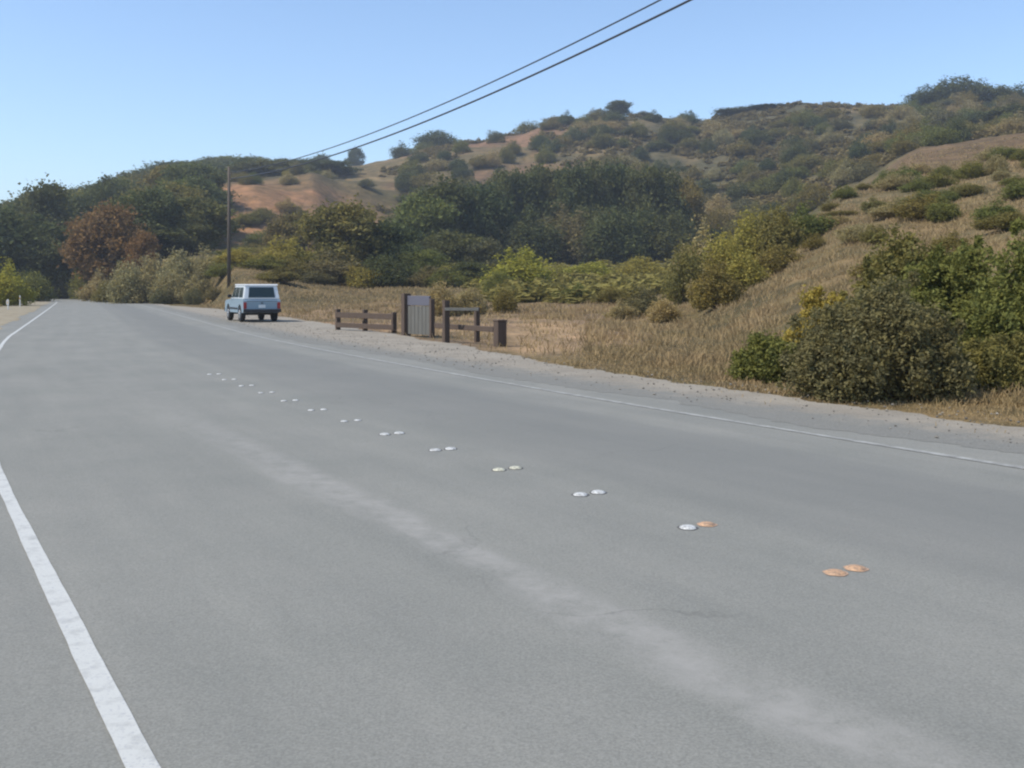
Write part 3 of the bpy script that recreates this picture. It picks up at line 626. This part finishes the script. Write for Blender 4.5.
# --- chaparral: low brush nobody could count
def chaparral():
    g = np.random.default_rng(21); Vs = []
    base = [leaves('c', shrub_blobs(300 + k, 6), 90, 0.16, 310 + k) for k in range(5)]
    n = 0; dark = []
    for _ in range(22000):
        u = g.uniform(380, 1060); d = g.uniform(190, 410); x = (u - 512) / FPX * d
        nz = float(fbm(np.array([x / 26.0]), np.array([d / 26.0]), 3)[0])
        if nz < 0.42: continue
        if d > 310 and u < 560 and nz < 0.58: continue
        if 60 < u - 700 < 300 and d < 200: continue
        z = float(H([x], [d])[0]); s = g.uniform(1.6, 4.6); h = g.uniform(0.7, 2.2); a = g.uniform(0, 6.28); b = base[g.integers(5)]
        ca, sa = math.cos(a), math.sin(a)
        Vs.append(np.stack([x + s * (b[:, 0] * ca - b[:, 1] * sa), d + s * (b[:, 0] * sa + b[:, 1] * ca), z - 0.1 + h * b[:, 2]], 1)); n += 1
        if n > 5600: break
    o = link_mesh('chaparral', leaf_me('chaparral', np.concatenate(Vs)), LEAF['brush'])
    tag(o, 'low brush mottling the hillsides between the larger shrubs', 'brush', kind='stuff')
chaparral()

def meadow_brush():
    g = np.random.default_rng(77); Vs = []; base = [leaves('c', shrub_blobs(340 + k, 6), 110, 0.13, 350 + k) for k in range(4)]
    for _ in range(420):
        d = g.uniform(72, 170); u = g.uniform(430 + (20 if d > 100 else 60), 700); x = (u - 512) / FPX * d
        z = float(H([x], [d])[0]); s = g.uniform(1.6, 4.0); h = g.uniform(0.7, 1.9); a = g.uniform(0, 6.28); b = base[g.integers(4)]
        ca, sa = math.cos(a), math.sin(a)
        Vs.append(np.stack([x + s * (b[:, 0] * ca - b[:, 1] * sa), d + s * (b[:, 0] * sa + b[:, 1] * ca), z - 0.1 + h * b[:, 2]], 1))
    tag(link_mesh('meadow_brush', leaf_me('meadow_brush', np.concatenate(Vs)), LEAF['meadow']), 'yellow green low growth covering the meadow in front of the grove', 'brush', kind='stuff')
meadow_brush()

# --- big roadside bushes on the right: dense, close to the camera
def near_bush(name, leaf, u, d, w_, dp, h, nb, n, size, label, seed):
    g = random.Random(seed); p = G(u, d); r = empty(name, (p.x, p.y, p.z - 0.05)); Bs = []
    for k in range(nb):
        a = k * 2.4 + g.random() * 0.6; q = math.sqrt((k + 0.4) / nb); x = 0.42 * w_ * q * math.cos(a); y = 0.42 * dp * q * math.sin(a)
        top = h * (1.0 - 0.5 * q * q) * g.uniform(0.72, 1.08); br = g.uniform(0.26, 0.42) * min(w_, dp, h * 1.3) * 0.5
        Bs.append(((x, y, max(top - br, br * 0.6)), (br, br, br * g.uniform(0.8, 1.1))))
        if top > 2.2 * br: Bs.append(((x * 1.06, y * 1.06, top * 0.42), (br * 1.1, br * 1.1, top * 0.42)))
    V = leaves('f', Bs, n, size, seed, aspect=2.0, shell=0.62, lump=0.5, tuft=34)
    # loose sprigs sticking out
    Sg = []
    for k in range(nb * 2):
        c, rr = Bs[g.randrange(len(Bs))]; dv = Vector((g.gauss(0, 1), g.gauss(0, 1), abs(g.gauss(0.8, 0.6)))).normalized()
        e = Vector(c) + Vector([a * b for a, b in zip(dv, rr)]) * g.uniform(1.0, 1.3); Sg.append(((e.x, e.y, max(0.1, e.z)), (0.10, 0.10, 0.15)))
    V2 = leaves('s', Sg, n // 7, size, seed + 5, aspect=2.2, shell=0.1)
    link_mesh('foliage', leaf_me('foliage', np.concatenate([V, V2])), LEAF[leaf], r)
    mb = MB()
    for k in range(9):
        c, rr = Bs[g.randrange(len(Bs))]; a = g.uniform(0, 6.28); s0 = Vector((c[0] * 0.35, c[1] * 0.35, -0.05))
        mb.path([s0, s0.lerp(Vector(c), 0.5) + Vector((0, 0, 0.05)), Vector(c)], [0.035, 0.025, 0.008], 6)
    mb.build('stems', M_bark, r); tag(r, label, 'bush', 'big bushes beside the right shoulder'); return r
near_bush('roadside_bush', 'umber', 878, 14.9, 2.45, 2.0, 2.05, 26, 62000, 0.030, 'big dark grey brown bush beside the right shoulder', 401)
near_bush('roadside_bush', 'green', 772, 17.6, 1.15, 1.3, 1.05, 10, 17000, 0.034, 'low green bush at the left end of the roadside thicket', 402)
near_bush('roadside_bush', 'yellow', 822, 18.4, 1.1, 1.2, 1.75, 10, 17000, 0.034, 'yellow green bush tucked behind the left side of the dark bush', 403)
near_bush('roadside_bush', 'green', 955, 18.0, 2.2, 2.2, 2.6, 18, 40000, 0.036, 'tall green bush behind the right side of the dark bush', 404)
near_bush('roadside_bush', 'green', 1030, 16.4, 2.0, 2.0, 2.5, 16, 38000, 0.036, 'green bush at the right frame edge', 405)
near_bush('roadside_bush', 'olive', 985, 15.4, 1.5, 1.2, 1.15, 12, 20000, 0.030, 'low olive bush in front of the tall green bush', 406)
near_bush('roadside_bush', 'olive', 905, 21.0, 2.4, 2.0, 2.6, 16, 20000, 0.05, 'olive bush showing above the big dark bush', 407)

# --- dry grass: one mesh of many blades
def dry_grass():
    g = np.random.default_rng(55); n = 380000
    d = 11 + 150 * g.random(n) ** 1.5; u = g.uniform(200, 1150, n); nr = g.random(n) < 0.14; d = np.where(nr, g.uniform(11, 26, n), d); u = np.where(nr, g.uniform(560, 1200, n), u); x = (u - 512) / FPX * d
    off, s = road_off(x, d)
    edge = np.array([outer(t) for t in range(-80, 262)]); lim = np.interp(s, np.arange(-80, 262), edge)
    cl = fbm(x / 1.1, d / 1.1, 3); cl2 = fbm(x / 6 + 30, d / 6, 3)
    keep = ((off > lim + 0.15 + 0.5 * (g.random(n) - 0.3)) | ((off > 5.5) & (g.random(n) < 0.035))) & ((cl * 0.6 + cl2 * 0.4 > 0.40 + 0.12 * g.random(n)) | nr) & ~((u < 520) & (d < 60) & (g.random(n) < 0.8)) & ~((d > 70) & (u < 740) & (u > 480)) & ~((u > 505) & (u < 585) & (d > 22) & (d < 50) & (g.random(n) < 0.85))
    x, d, off = x[keep], d[keep], off[keep]; m = len(x); z = H(x, d)
    hgt = (0.05 + 0.20 * g.random(m) ** 1.5) * (0.6 + 0.9 * cl[keep]) * np.clip((off - 5.5) / 4, 0.3, 1) * np.where(nr[keep], 0.55, 1); wdt = 0.006 + 0.00042 * d
    a = g.uniform(0, 6.28, m); ln = g.normal(0, 0.55, (m, 2)) * hgt[:, None]
    px = np.stack([np.cos(a) * wdt, np.sin(a) * wdt], 1)
    A = np.stack([x - px[:, 0], d - px[:, 1], z - 0.03], 1); B = np.stack([x + px[:, 0], d + px[:, 1], z - 0.03], 1)
    Ct = np.stack([x + ln[:, 0] + px[:, 0] * 0.3, d + ln[:, 1] + px[:, 1] * 0.3, z + hgt], 1); Dt = np.stack([x + ln[:, 0] - px[:, 0] * 0.3, d + ln[:, 1] - px[:, 1] * 0.3, z + hgt], 1)
    V = np.stack([A, B, Ct, Dt], 1).reshape(-1, 3)
    mg = leaf_mat('dry_grass', (0.365, 0.280, 0.155), 0.45, 0.3, 0.45, (0.245, 0.215, 0.105))
    tag(link_mesh('dry_grass', leaf_me('dry_grass', V), mg), 'dry straw coloured grass on the verge and the near hillside', 'grass', kind='stuff')
dry_grass()

def loose_stones():
    g = np.random.default_rng(91); n = 2600; t = g.uniform(2, 60, n); o = 4.75 + 2.6 * g.random(n) ** 0.8 - 0.0
    P = np.array([road_at(a, b) for a, b in zip(t, o)]); r = 0.007 + 0.021 * g.random(n) ** 3
    oct_ = np.array([[1, 0, 0], [0, 1, 0], [-1, 0, 0], [0, -1, 0], [0, 0, .7], [0, 0, -.7]], float)
    F = np.array([[0, 1, 4], [1, 2, 4], [2, 3, 4], [3, 0, 4], [1, 0, 5], [2, 1, 5], [3, 2, 5], [0, 3, 5]])
    V = oct_[None] * (r[:, None] * g.uniform(0.6, 1.3, (n, 6)))[:, :, None]; a = g.uniform(0, 6.28, n)
    X = V[:, :, 0] * np.cos(a)[:, None] - V[:, :, 1] * np.sin(a)[:, None]; Y = V[:, :, 0] * np.sin(a)[:, None] + V[:, :, 1] * np.cos(a)[:, None]
    W = np.stack([X + P[:, None, 0], Y + P[:, None, 1], V[:, :, 2] + 0.008 + r[:, None] * 0.4], 2).reshape(-1, 3)
    FF = (F[None] + (np.arange(n) * 6)[:, None, None]).reshape(-1, 3)
    m = mat('loose_stone', (0.3, 0.27, 0.23), 0.95, spec=0.1); ge = N(m, 'ShaderNodeNewGeometry')
    L(m, mixc(m, ge.outputs['Random Per Island'], (0.13, 0.118, 0.10), (0.29, 0.26, 0.215)), bsdf(m).inputs['Base Color'])
    tag(link_mesh('loose_stones', from_arrays('loose_stones', W, FF), m), 'loose gravel stones scattered on the right shoulder', 'gravel', kind='stuff')
loose_stones()

# ------------------------------------------------------------------ utility poles and wires
M_pole = mat('weathered_pole', (0.16, 0.125, 0.095), 0.9)
pn = N(M_pole, 'ShaderNodeTexCoord'); pm = N(M_pole, 'ShaderNodeMapping'); pm.inputs['Scale'].default_value = (9, 9, 0.6); L(M_pole, pn.outputs['Object'], pm.inputs[0])
L(M_pole, mixc(M_pole, noise(M_pole, 1.5, 5, pm.outputs[0]), (0.05, 0.04, 0.031), (0.14, 0.11, 0.085)), bsdf(M_pole).inputs['Base Color'])
M_metal = mat('galvanised_steel', (0.4, 0.41, 0.42), 0.45, 0.9); M_ins = mat('brown_porcelain', (0.13, 0.07, 0.05), 0.3); M_wire = mat('wire', (0.035, 0.035, 0.04), 0.5)
P0 = Vector((-26.6, 94.0, 0)); DV = Vector((0.494, -0.869, 0))
def wz(s): return 11.4 + 0.00103 * (s - 32) ** 2
def pole(loc, ztop, zi, label):
    zb = float(H([loc.x], [loc.y])[0]); r = empty('utility_pole', (loc.x, loc.y, zb), -R(29.6))
    hh = ztop - zb
    MB().path([(0, 0, -0.3), (0, 0, hh * 0.5), (0, 0, hh)], [0.18, 0.155, 0.12], 12).build('pole', M_pole, r)
    for z_, k in ((zi, 0), (zi - 0.56, 1)):
        y_ = z_ - zb
        mb = MB(); mb.tube((0.10, 0, y_ - 0.10), (0.26, 0, y_ - 0.10), 0.02, 0.02); mb.tube((-0.14, 0, y_ - 0.1), (0.10, 0, y_ - 0.1), 0.014, 0.014)
        br = mb.build('bracket', M_metal, r)
        mb = MB(); mb.tube((0.26, 0, y_ - 0.14), (0.26, 0, y_ - 0.06), 0.05, 0.035); mb.tube((0.26, 0, y_ - 0.06), (0.26, 0, y_ - 0.005), 0.045, 0.03)
        mb.build('insulator', M_ins, br)
    tag(r, label, 'utility pole', 'utility poles'); return r
P1 = P0 + DV * 85
pole(P0, 13.0, wz(0), 'brown wooden utility pole standing behind the parked car')
pole(P1, 15.0, wz(85), 'wooden utility pole on the hillside at the right, beyond the frame')
side = Vector((0.869, 0.494, 0)) * 0.26
for dz, rr, lab in ((0.0, 0.034, 'upper and thinner of the two overhead wires from the utility pole'), (-0.56, 0.046, 'lower and thicker of the two overhead wires from the utility pole')):
    mb = MB(); mb.path([P0 + DV * (85 * t / 48) + side + Vector((0, 0, wz(85 * t / 48) + dz)) for t in range(49)], rr, 6)
    tag(mb.build('overhead_wire', M_wire), lab, 'wire', 'overhead wires')

# ------------------------------------------------------------------ fences, notice board, posts
M_wood = mat('weathered_wood', (0.16, 0.11, 0.08), 0.9)
wn = N(M_wood, 'ShaderNodeTexCoord'); wm_ = N(M_wood, 'ShaderNodeMapping'); wm_.inputs['Scale'].default_value = (14, 14, 1.5); L(M_wood, wn.outputs['Object'], wm_.inputs[0])
L(M_wood, mixc(M_wood, noise(M_wood, 1.3, 5, wm_.outputs[0]), (0.045, 0.030, 0.022), (0.125, 0.085, 0.06)), bsdf(M_wood).inputs['Base Color'])
M_wood2 = mat('silvered_board', (0.26, 0.25, 0.22), 0.9)
wn = N(M_wood2, 'ShaderNodeTexCoord'); wm_ = N(M_wood2, 'ShaderNodeMapping'); wm_.inputs['Scale'].default_value = (16, 16, 1.2); L(M_wood2, wn.outputs['Object'], wm_.inputs[0])
L(M_wood2, mixc(M_wood2, noise(M_wood2, 1.2, 5, wm_.outputs[0]), (0.075, 0.072, 0.062), (0.18, 0.172, 0.15)), bsdf(M_wood2).inputs['Base Color'])
M_head = mat('lavender_header', (0.115, 0.112, 0.135), 0.6)
def flat(u, v): d = EYE * FPX / (v - HOR); return Vector(((u - 512) / FPX * d, d, 0))
def post_at(parent, org, u, v, w_, h, name='post', m=None, z0=0):
    p = flat(u, v) - org
    return MB().box(-w_ / 2, w_ / 2, -w_ / 2, w_ / 2, -0.15, h, bevel=0.012, M=Matrix.Translation(p) @ Matrix.Rotation(R(30), 4, 'Z')).build(name, m or M_wood, parent)
def rail_between(parent, org, a, b, z, hgt, th, name='rail', m=None, out=0.0):
    a, b = a - org, b - org; d = b - a; ang = math.atan2(d.y, d.x); nrm = Vector((d.y, -d.x, 0)).normalized()
    if nrm.y > 0: nrm = -nrm
    c = (a + b) / 2 + nrm * out
    return MB().box(-d.length / 2, d.length / 2, -th / 2, th / 2, -hgt / 2, hgt / 2, bevel=0.01, M=Matrix.Translation(c + Vector((0, 0, z))) @ Matrix.Rotation(ang, 4, 'Z')).build(name, m or M_wood, parent)
org = flat(366, 331); f = empty('rail_fence', org)
a, b = flat(338, 330), flat(396, 333)
for u, v in ((338, 330), (365, 331), (394, 332)): post_at(f, org, u, v, 0.16, 0.80 if u < 390 else 0.72)
rail_between(f, org, a, b, 0.58, 0.20, 0.05, out=0.11); rail_between(f, org, a, b, 0.20, 0.18, 0.05, out=0.11)
tag(f, 'low brown fence of two thick wooden rails left of the notice board', 'fence')
# notice board
org = flat(419, 336); nb = empty('notice_board', org)
a, b = flat(406, 335.5), flat(432, 337)
post_at(nb, org, 406, 335.5, 0.25, 1.42); post_at(nb, org, 432, 337, 0.14, 1.25)
d_ = b - a; ang = math.atan2(d_.y, d_.x); mid_ = (a + b) / 2 - org; Mx = Matrix.Translation(mid_) @ Matrix.Rotation(ang, 4, 'Z')
hl = d_.length / 2 - 0.10; mb = MB(); nbd = 6
for k in range(nbd): mb.box(-hl + 2 * hl * k / nbd + 0.008, -hl + 2 * hl * (k + 1) / nbd - 0.008, -0.02, 0.02, 0.06, 1.0, bevel=0.004, M=Mx)
mb.build('board_panel', M_wood2, nb)
MB().box(-hl, hl, -0.035, 0.035, 1.02, 1.34, bevel=0.01, M=Mx).build('header_panel', M_head, nb)
mb = MB(); mb.box(-hl, hl, 0.025, 0.06, 0.25, 0.33, M=Mx); mb.box(-hl, hl, 0.025, 0.06, 0.78, 0.86, M=Mx); mb.build('batten', M_wood, nb)
tag(nb, 'grey plank notice board with bluish header between two dark posts', 'notice board')
# second fence to the right of the board
org = flat(470, 342); f2 = empty('rail_fence', org)
a, b = flat(438, 339.8), flat(497, 345)
post_at(f2, org, 446, 342.5, 0.17, 1.24); post_at(f2, org, 477, 341, 0.14, 1.02)
rail_between(f2, org, a, b, 0.44, 0.15, 0.05, out=0.11); rail_between(f2, org, flat(446, 342.5), flat(480, 343), 0.98, 0.09, 0.05, m=M_wood2, out=0.11)
tag(f2, 'taller wooden rail fence with thin top rail right of the notice board', 'fence')
org = flat(500, 345.5); ep = empty('bollard', org)
mb = MB(); mb.box(-0.14, 0.14, -0.14, 0.14, -0.15, 0.66, bevel=0.02, M=Matrix.Rotation(R(30), 4, 'Z')); mb.build('post', M_wood, ep)
MB().box(-0.15, 0.15, -0.15, 0.15, 0.663, 0.72, bevel=0.02, M=Matrix.Rotation(R(30), 4, 'Z')).build('cap', M_wood, ep)
tag(ep, 'short thick wooden post at the right end of the fence', 'post')
# white roadside posts on the left verge
M_white = mat('grey_white_paint', (0.42, 0.42, 0.40), 0.7); M_refl = mat('reflector', (0.55, 0.30, 0.05), 0.25)
for (u, d, h, lab) in ((8, 74, 0.8, 'white marker post nearest the left frame edge'), (20, 84, 1.0, 'slimmer white marker post farther along the left verge')):
    p = G(u, d); r = empty('marker_post', (p.x, p.y, p.z), R(-24))
    mb = MB(); mb.box(-0.06, 0.06, -0.02, 0.02, -0.2, h, bevel=0.008); mb.build('post', M_white, r)
    if d < 80: MB().box(-0.14, 0.14, -0.035, -0.024, h - 0.42, h - 0.06, bevel=0.004).build('plate', M_white, r)
    MB().box(-0.035, 0.035, -0.046, -0.038, h - 0.30, h - 0.18, bevel=0.003).build('reflector', M_refl, r)
    tag(r, lab, 'marker post', 'marker posts on the left verge')

# ------------------------------------------------------------------ parked car (boxy off-roader seen from behind)
def car():
    M_body = mat('pale_blue_paint', (0.25, 0.33, 0.385), 0.35, 0.1); M_roof = mat('white_car_paint', (0.72, 0.74, 0.74), 0.35)
    M_glass = mat('dark_glass', (0.015, 0.03, 0.032), 0.08); M_blk = mat('black_plastic', (0.02, 0.02, 0.022), 0.6); M_tyre = mat('tyre_rubber', (0.018, 0.018, 0.018), 0.85)
    M_rim = mat('steel_rim', (0.45, 0.46, 0.47), 0.35, 0.8); M_tail = mat('red_lens', (0.33, 0.02, 0.02), 0.2); M_plate = mat('number_plate', (0.75, 0.75, 0.72), 0.5); M_amb = mat('amber_lens', (0.6, 0.22, 0.03), 0.25)
    d = 46.5; p = Vector(((262 - 512) / FPX * d, d, 0.016))
    r = empty('parked_car', p, R(27))          # local +Y forward, rear face at y = 0
    W = 0.86
    # lower body: side profile with wheel arches
    def arch(c, rad, n=9): return [(c + rad * math.cos(math.pi * k / (n - 1)), 0.40 + rad * math.sin(math.pi * k / (n - 1)) * 0.98) for k in range(n)]
    prof_ = [(0.0, 0.50), (0.0, 0.98), (0.06, 1.06), (2.95, 1.06), (3.0, 1.05), (4.05, 0.98), (4.22, 0.90), (4.25, 0.46), (4.12, 0.40)] + [(4.0, 0.40)] + [q for q in arch(3.45, 0.43)][0:0]
    prof_ = [(0.0, 0.46), (0.0, 0.98), (0.05, 1.06), (2.95, 1.06), (4.05, 0.99), (4.22, 0.90), (4.25, 0.42)] + \
            [(3.45 + 0.43 * math.cos(math.pi * k / 8), 0.42 + 0.40 * math.sin(math.pi * k / 8)) for k in range(9)] + \
            [(0.80 + 0.43 * math.cos(math.pi * k / 8), 0.42 + 0.40 * math.sin(math.pi * k / 8)) for k in range(9)]
    MB().prism(prof_, -W, W, axis='x').build('body', M_body, r)
    # cabin with tumblehome
    bm = bmesh.new()
    lo = [(-W + 0.02, 0.03, 1.062), (W - 0.02, 0.03, 1.062), (W - 0.02, 3.0, 1.062), (-W + 0.02, 3.0, 1.062)]
    hi = [(-W + 0.12, 0.16, 1.70), (W - 0.12, 0.16, 1.70), (W - 0.12, 2.32, 1.70), (-W + 0.12, 2.32, 1.70)]
    A = [bm.verts.new(v) for v in lo]; B = [bm.verts.new(v) for v in hi]
    bm.faces.new(A[::-1]); bm.faces.new(B)
    for k in range(4): bm.faces.new((A[k], A[(k + 1) % 4], B[(k + 1) % 4], B[k]))
    bmesh.ops.bevel(bm, geom=bm.edges[:], offset=0.035, segments=2, affect='EDGES')
    me = bpy.data.meshes.new('cabin'); bm.to_mesh(me); bm.free(); link_mesh('cabin', me, M_roof, r)
    MB().prism([(0.12, 1.702), (0.17, 1.76), (2.24, 1.77), (2.34, 1.702)], -W + 0.09, W - 0.09, axis='x', bevel=0.012).build('roof', M_roof, r)
    # glass: panes set just proud of the cabin planes
    def pane(name, q, m=M_glass, th=0.012):
        q = [Vector(v) for v in q]; nrm = (q[1] - q[0]).cross(q[3] - q[0]).normalized(); bm = bmesh.new()
        A = [bm.verts.new(v + nrm * 0.004) for v in q]; B = [bm.verts.new(v + nrm * (0.004 + th)) for v in q]
        bm.faces.new(A[::-1]); bm.faces.new(B)
        for k in range(4): bm.faces.new((A[k], A[(k + 1) % 4], B[(k + 1) % 4], B[k]))
        bmesh.ops.recalc_face_normals(bm, faces=bm.faces)
        me = bpy.data.meshes.new(name); bm.to_mesh(me); bm.free(); return link_mesh(name, me, m, r)
    yb = lambda z: 0.03 + 0.13 * (z - 1.062) / 0.638; xs = lambda z: W - 0.02 - 0.10 * (z - 1.062) / 0.638; yf = lambda z: 3.0 - 0.68 * (z - 1.062) / 0.638
    z0, z1 = 1.14, 1.62
    pane('rear_window', [(-0.62, yb(z0), z0), (0.62, yb(z0), z0), (0.56, yb(z1), z1), (-0.56, yb(z1), z1)])
    pane('windscreen', [(0.70, yf(z0), z0), (-0.70, yf(z0), z0), (-0.64, yf(z1), z1), (0.64, yf(z1), z1)])
    for sg in (-1, 1):
        for (ya, yc, yd, ye) in ((0.28, 1.08, 1.08, 0.36), (1.20, 1.92, 1.92, 1.20), (2.02, 2.74, 2.30, 2.02)):
            q = [(sg * xs(z0), ya, z0), (sg * xs(z0), yc, z0), (sg * xs(z1), yd, z1), (sg * xs(z1), ye, z1)]
            if sg < 0: q = [q[1], q[0], q[3], q[2]]
            pane('side_window', q)
        # lamps
        MB().box(sg * 0.78 - 0.07, sg * 0.78 + 0.07, -0.022, -0.003, 0.62, 0.92, bevel=0.006).build('tail_lamp', M_tail, r)
        MB().box(sg * 0.62 - 0.16, sg * 0.62 + 0.16, 4.252, 4.275, 0.66, 0.84, bevel=0.006).build('headlight', M_plate, r)
        mb = MB(); mb.box(min(sg * 0.88, sg * 1.06), max(sg * 0.88, sg * 1.06), 2.52, 2.60, 1.12, 1.28, bevel=0.02); mb.box(min(sg * 0.84, sg * 0.90), max(sg * 0.84, sg * 0.90), 2.54, 2.58, 1.12, 1.16); mb.build('mirror', M_blk, r)
        MB().box(min(sg * 0.862, sg * 0.882), max(sg * 0.862, sg * 0.882), 1.24, 3.00, 0.58, 0.66, bevel=0.006).build('side_strip', M_blk, r)
        for yw in (0.80, 3.45):
            wl = empty('wheel', (0, 0, 0)); C.objects.unlink(wl); bpy.data.objects.remove(wl)
            xo, xi = sg * 0.87, sg * 0.64
            mb = MB(); rr = [0.30, 0.35, 0.36, 0.36, 0.35, 0.30]; xx = [xi, xi + sg * 0.03, xi + sg * 0.06, xo - sg * 0.05, xo - sg * 0.02, xo]
            rings = [[mb.bm.verts.new((x_, yw + q * math.cos(k * math.pi / 14), 0.36 + q * math.sin(k * math.pi / 14))) for k in range(28)] for x_, q in zip(xx, rr)]
            for A_, B_ in zip(rings, rings[1:]):
                for k in range(28): mb.bm.faces.new((A_[k], A_[(k + 1) % 28], B_[(k + 1) % 28], B_[k])).smooth = True
            mb.bm.faces.new(rings[0]); mb.bm.faces.new(rings[-1])
            t = mb.build('wheel', M_tyre, r)
            mb = MB(); mb.tube((xo + sg * 0.002, yw, 0.36), (xo + sg * 0.016, yw, 0.36), 0.21, 0.19, 24); mb.tube((xo + sg * 0.017, yw, 0.36), (xo + sg * 0.035, yw, 0.36), 0.06, 0.05, 12); mb.build('rim', M_rim, t)
    MB().prism([(-0.14, 0.46), (-0.14, 0.60), (-0.005, 0.60), (-0.005, 0.46)], -W - 0.01, W + 0.01, axis='x', bevel=0.015).build('rear_bumper', M_blk, r)
    MB().prism([(4.255, 0.44), (4.255, 0.60), (4.38, 0.60), (4.38, 0.44)], -W - 0.01, W + 0.01, axis='x', bevel=0.015).build('front_bumper', M_blk, r)
    MB().box(-0.16, 0.16, -0.016, -0.003, 0.66, 0.80, bevel=0.003).build('number_plate', M_plate, r)
    mb = MB(); mb.box(-0.70, 0.70, -0.010, -0.002, 0.965, 0.985); mb.box(-0.05, 0.05, -0.03, -0.003, 0.86, 0.91, bevel=0.006); mb.build('tailgate_handle', M_blk, r)
    mb = MB(); mb.box(-0.55, 0.55, 0.3, 4.0, 0.34, 0.46); mb.tube((-0.66, 0.8, 0.36), (0.66, 0.8, 0.36), 0.05, 0.05); mb.tube((-0.66, 3.45, 0.36), (0.66, 3.45, 0.36), 0.05, 0.05); mb.build('underbody', M_blk, r)
    tag(r, 'boxy pale blue and white car parked on the gravel shoulder, seen from behind', 'car')
car()

# ------------------------------------------------------------------ haze
HAZE = 0.00046
if HAZE:
    hb = MB().box(-1400, 1400, -400, 1500, -1.5, 130)
    m = bpy.data.materials.new('haze'); m.use_nodes = True; m.node_tree.nodes.clear()
    o_ = N(m, 'ShaderNodeOutputMaterial'); v_ = N(m, 'ShaderNodeVolumePrincipled')
    v_.inputs['Color'].default_value = (0.80, 0.86, 0.93, 1); v_.inputs['Density'].default_value = HAZE; v_.inputs['Anisotropy'].default_value = 0.2
    L(m, v_.outputs[0], o_.inputs['Volume'])
    tag(hb.build('haze', m), kind='stuff')
print('plants', CNT[0])
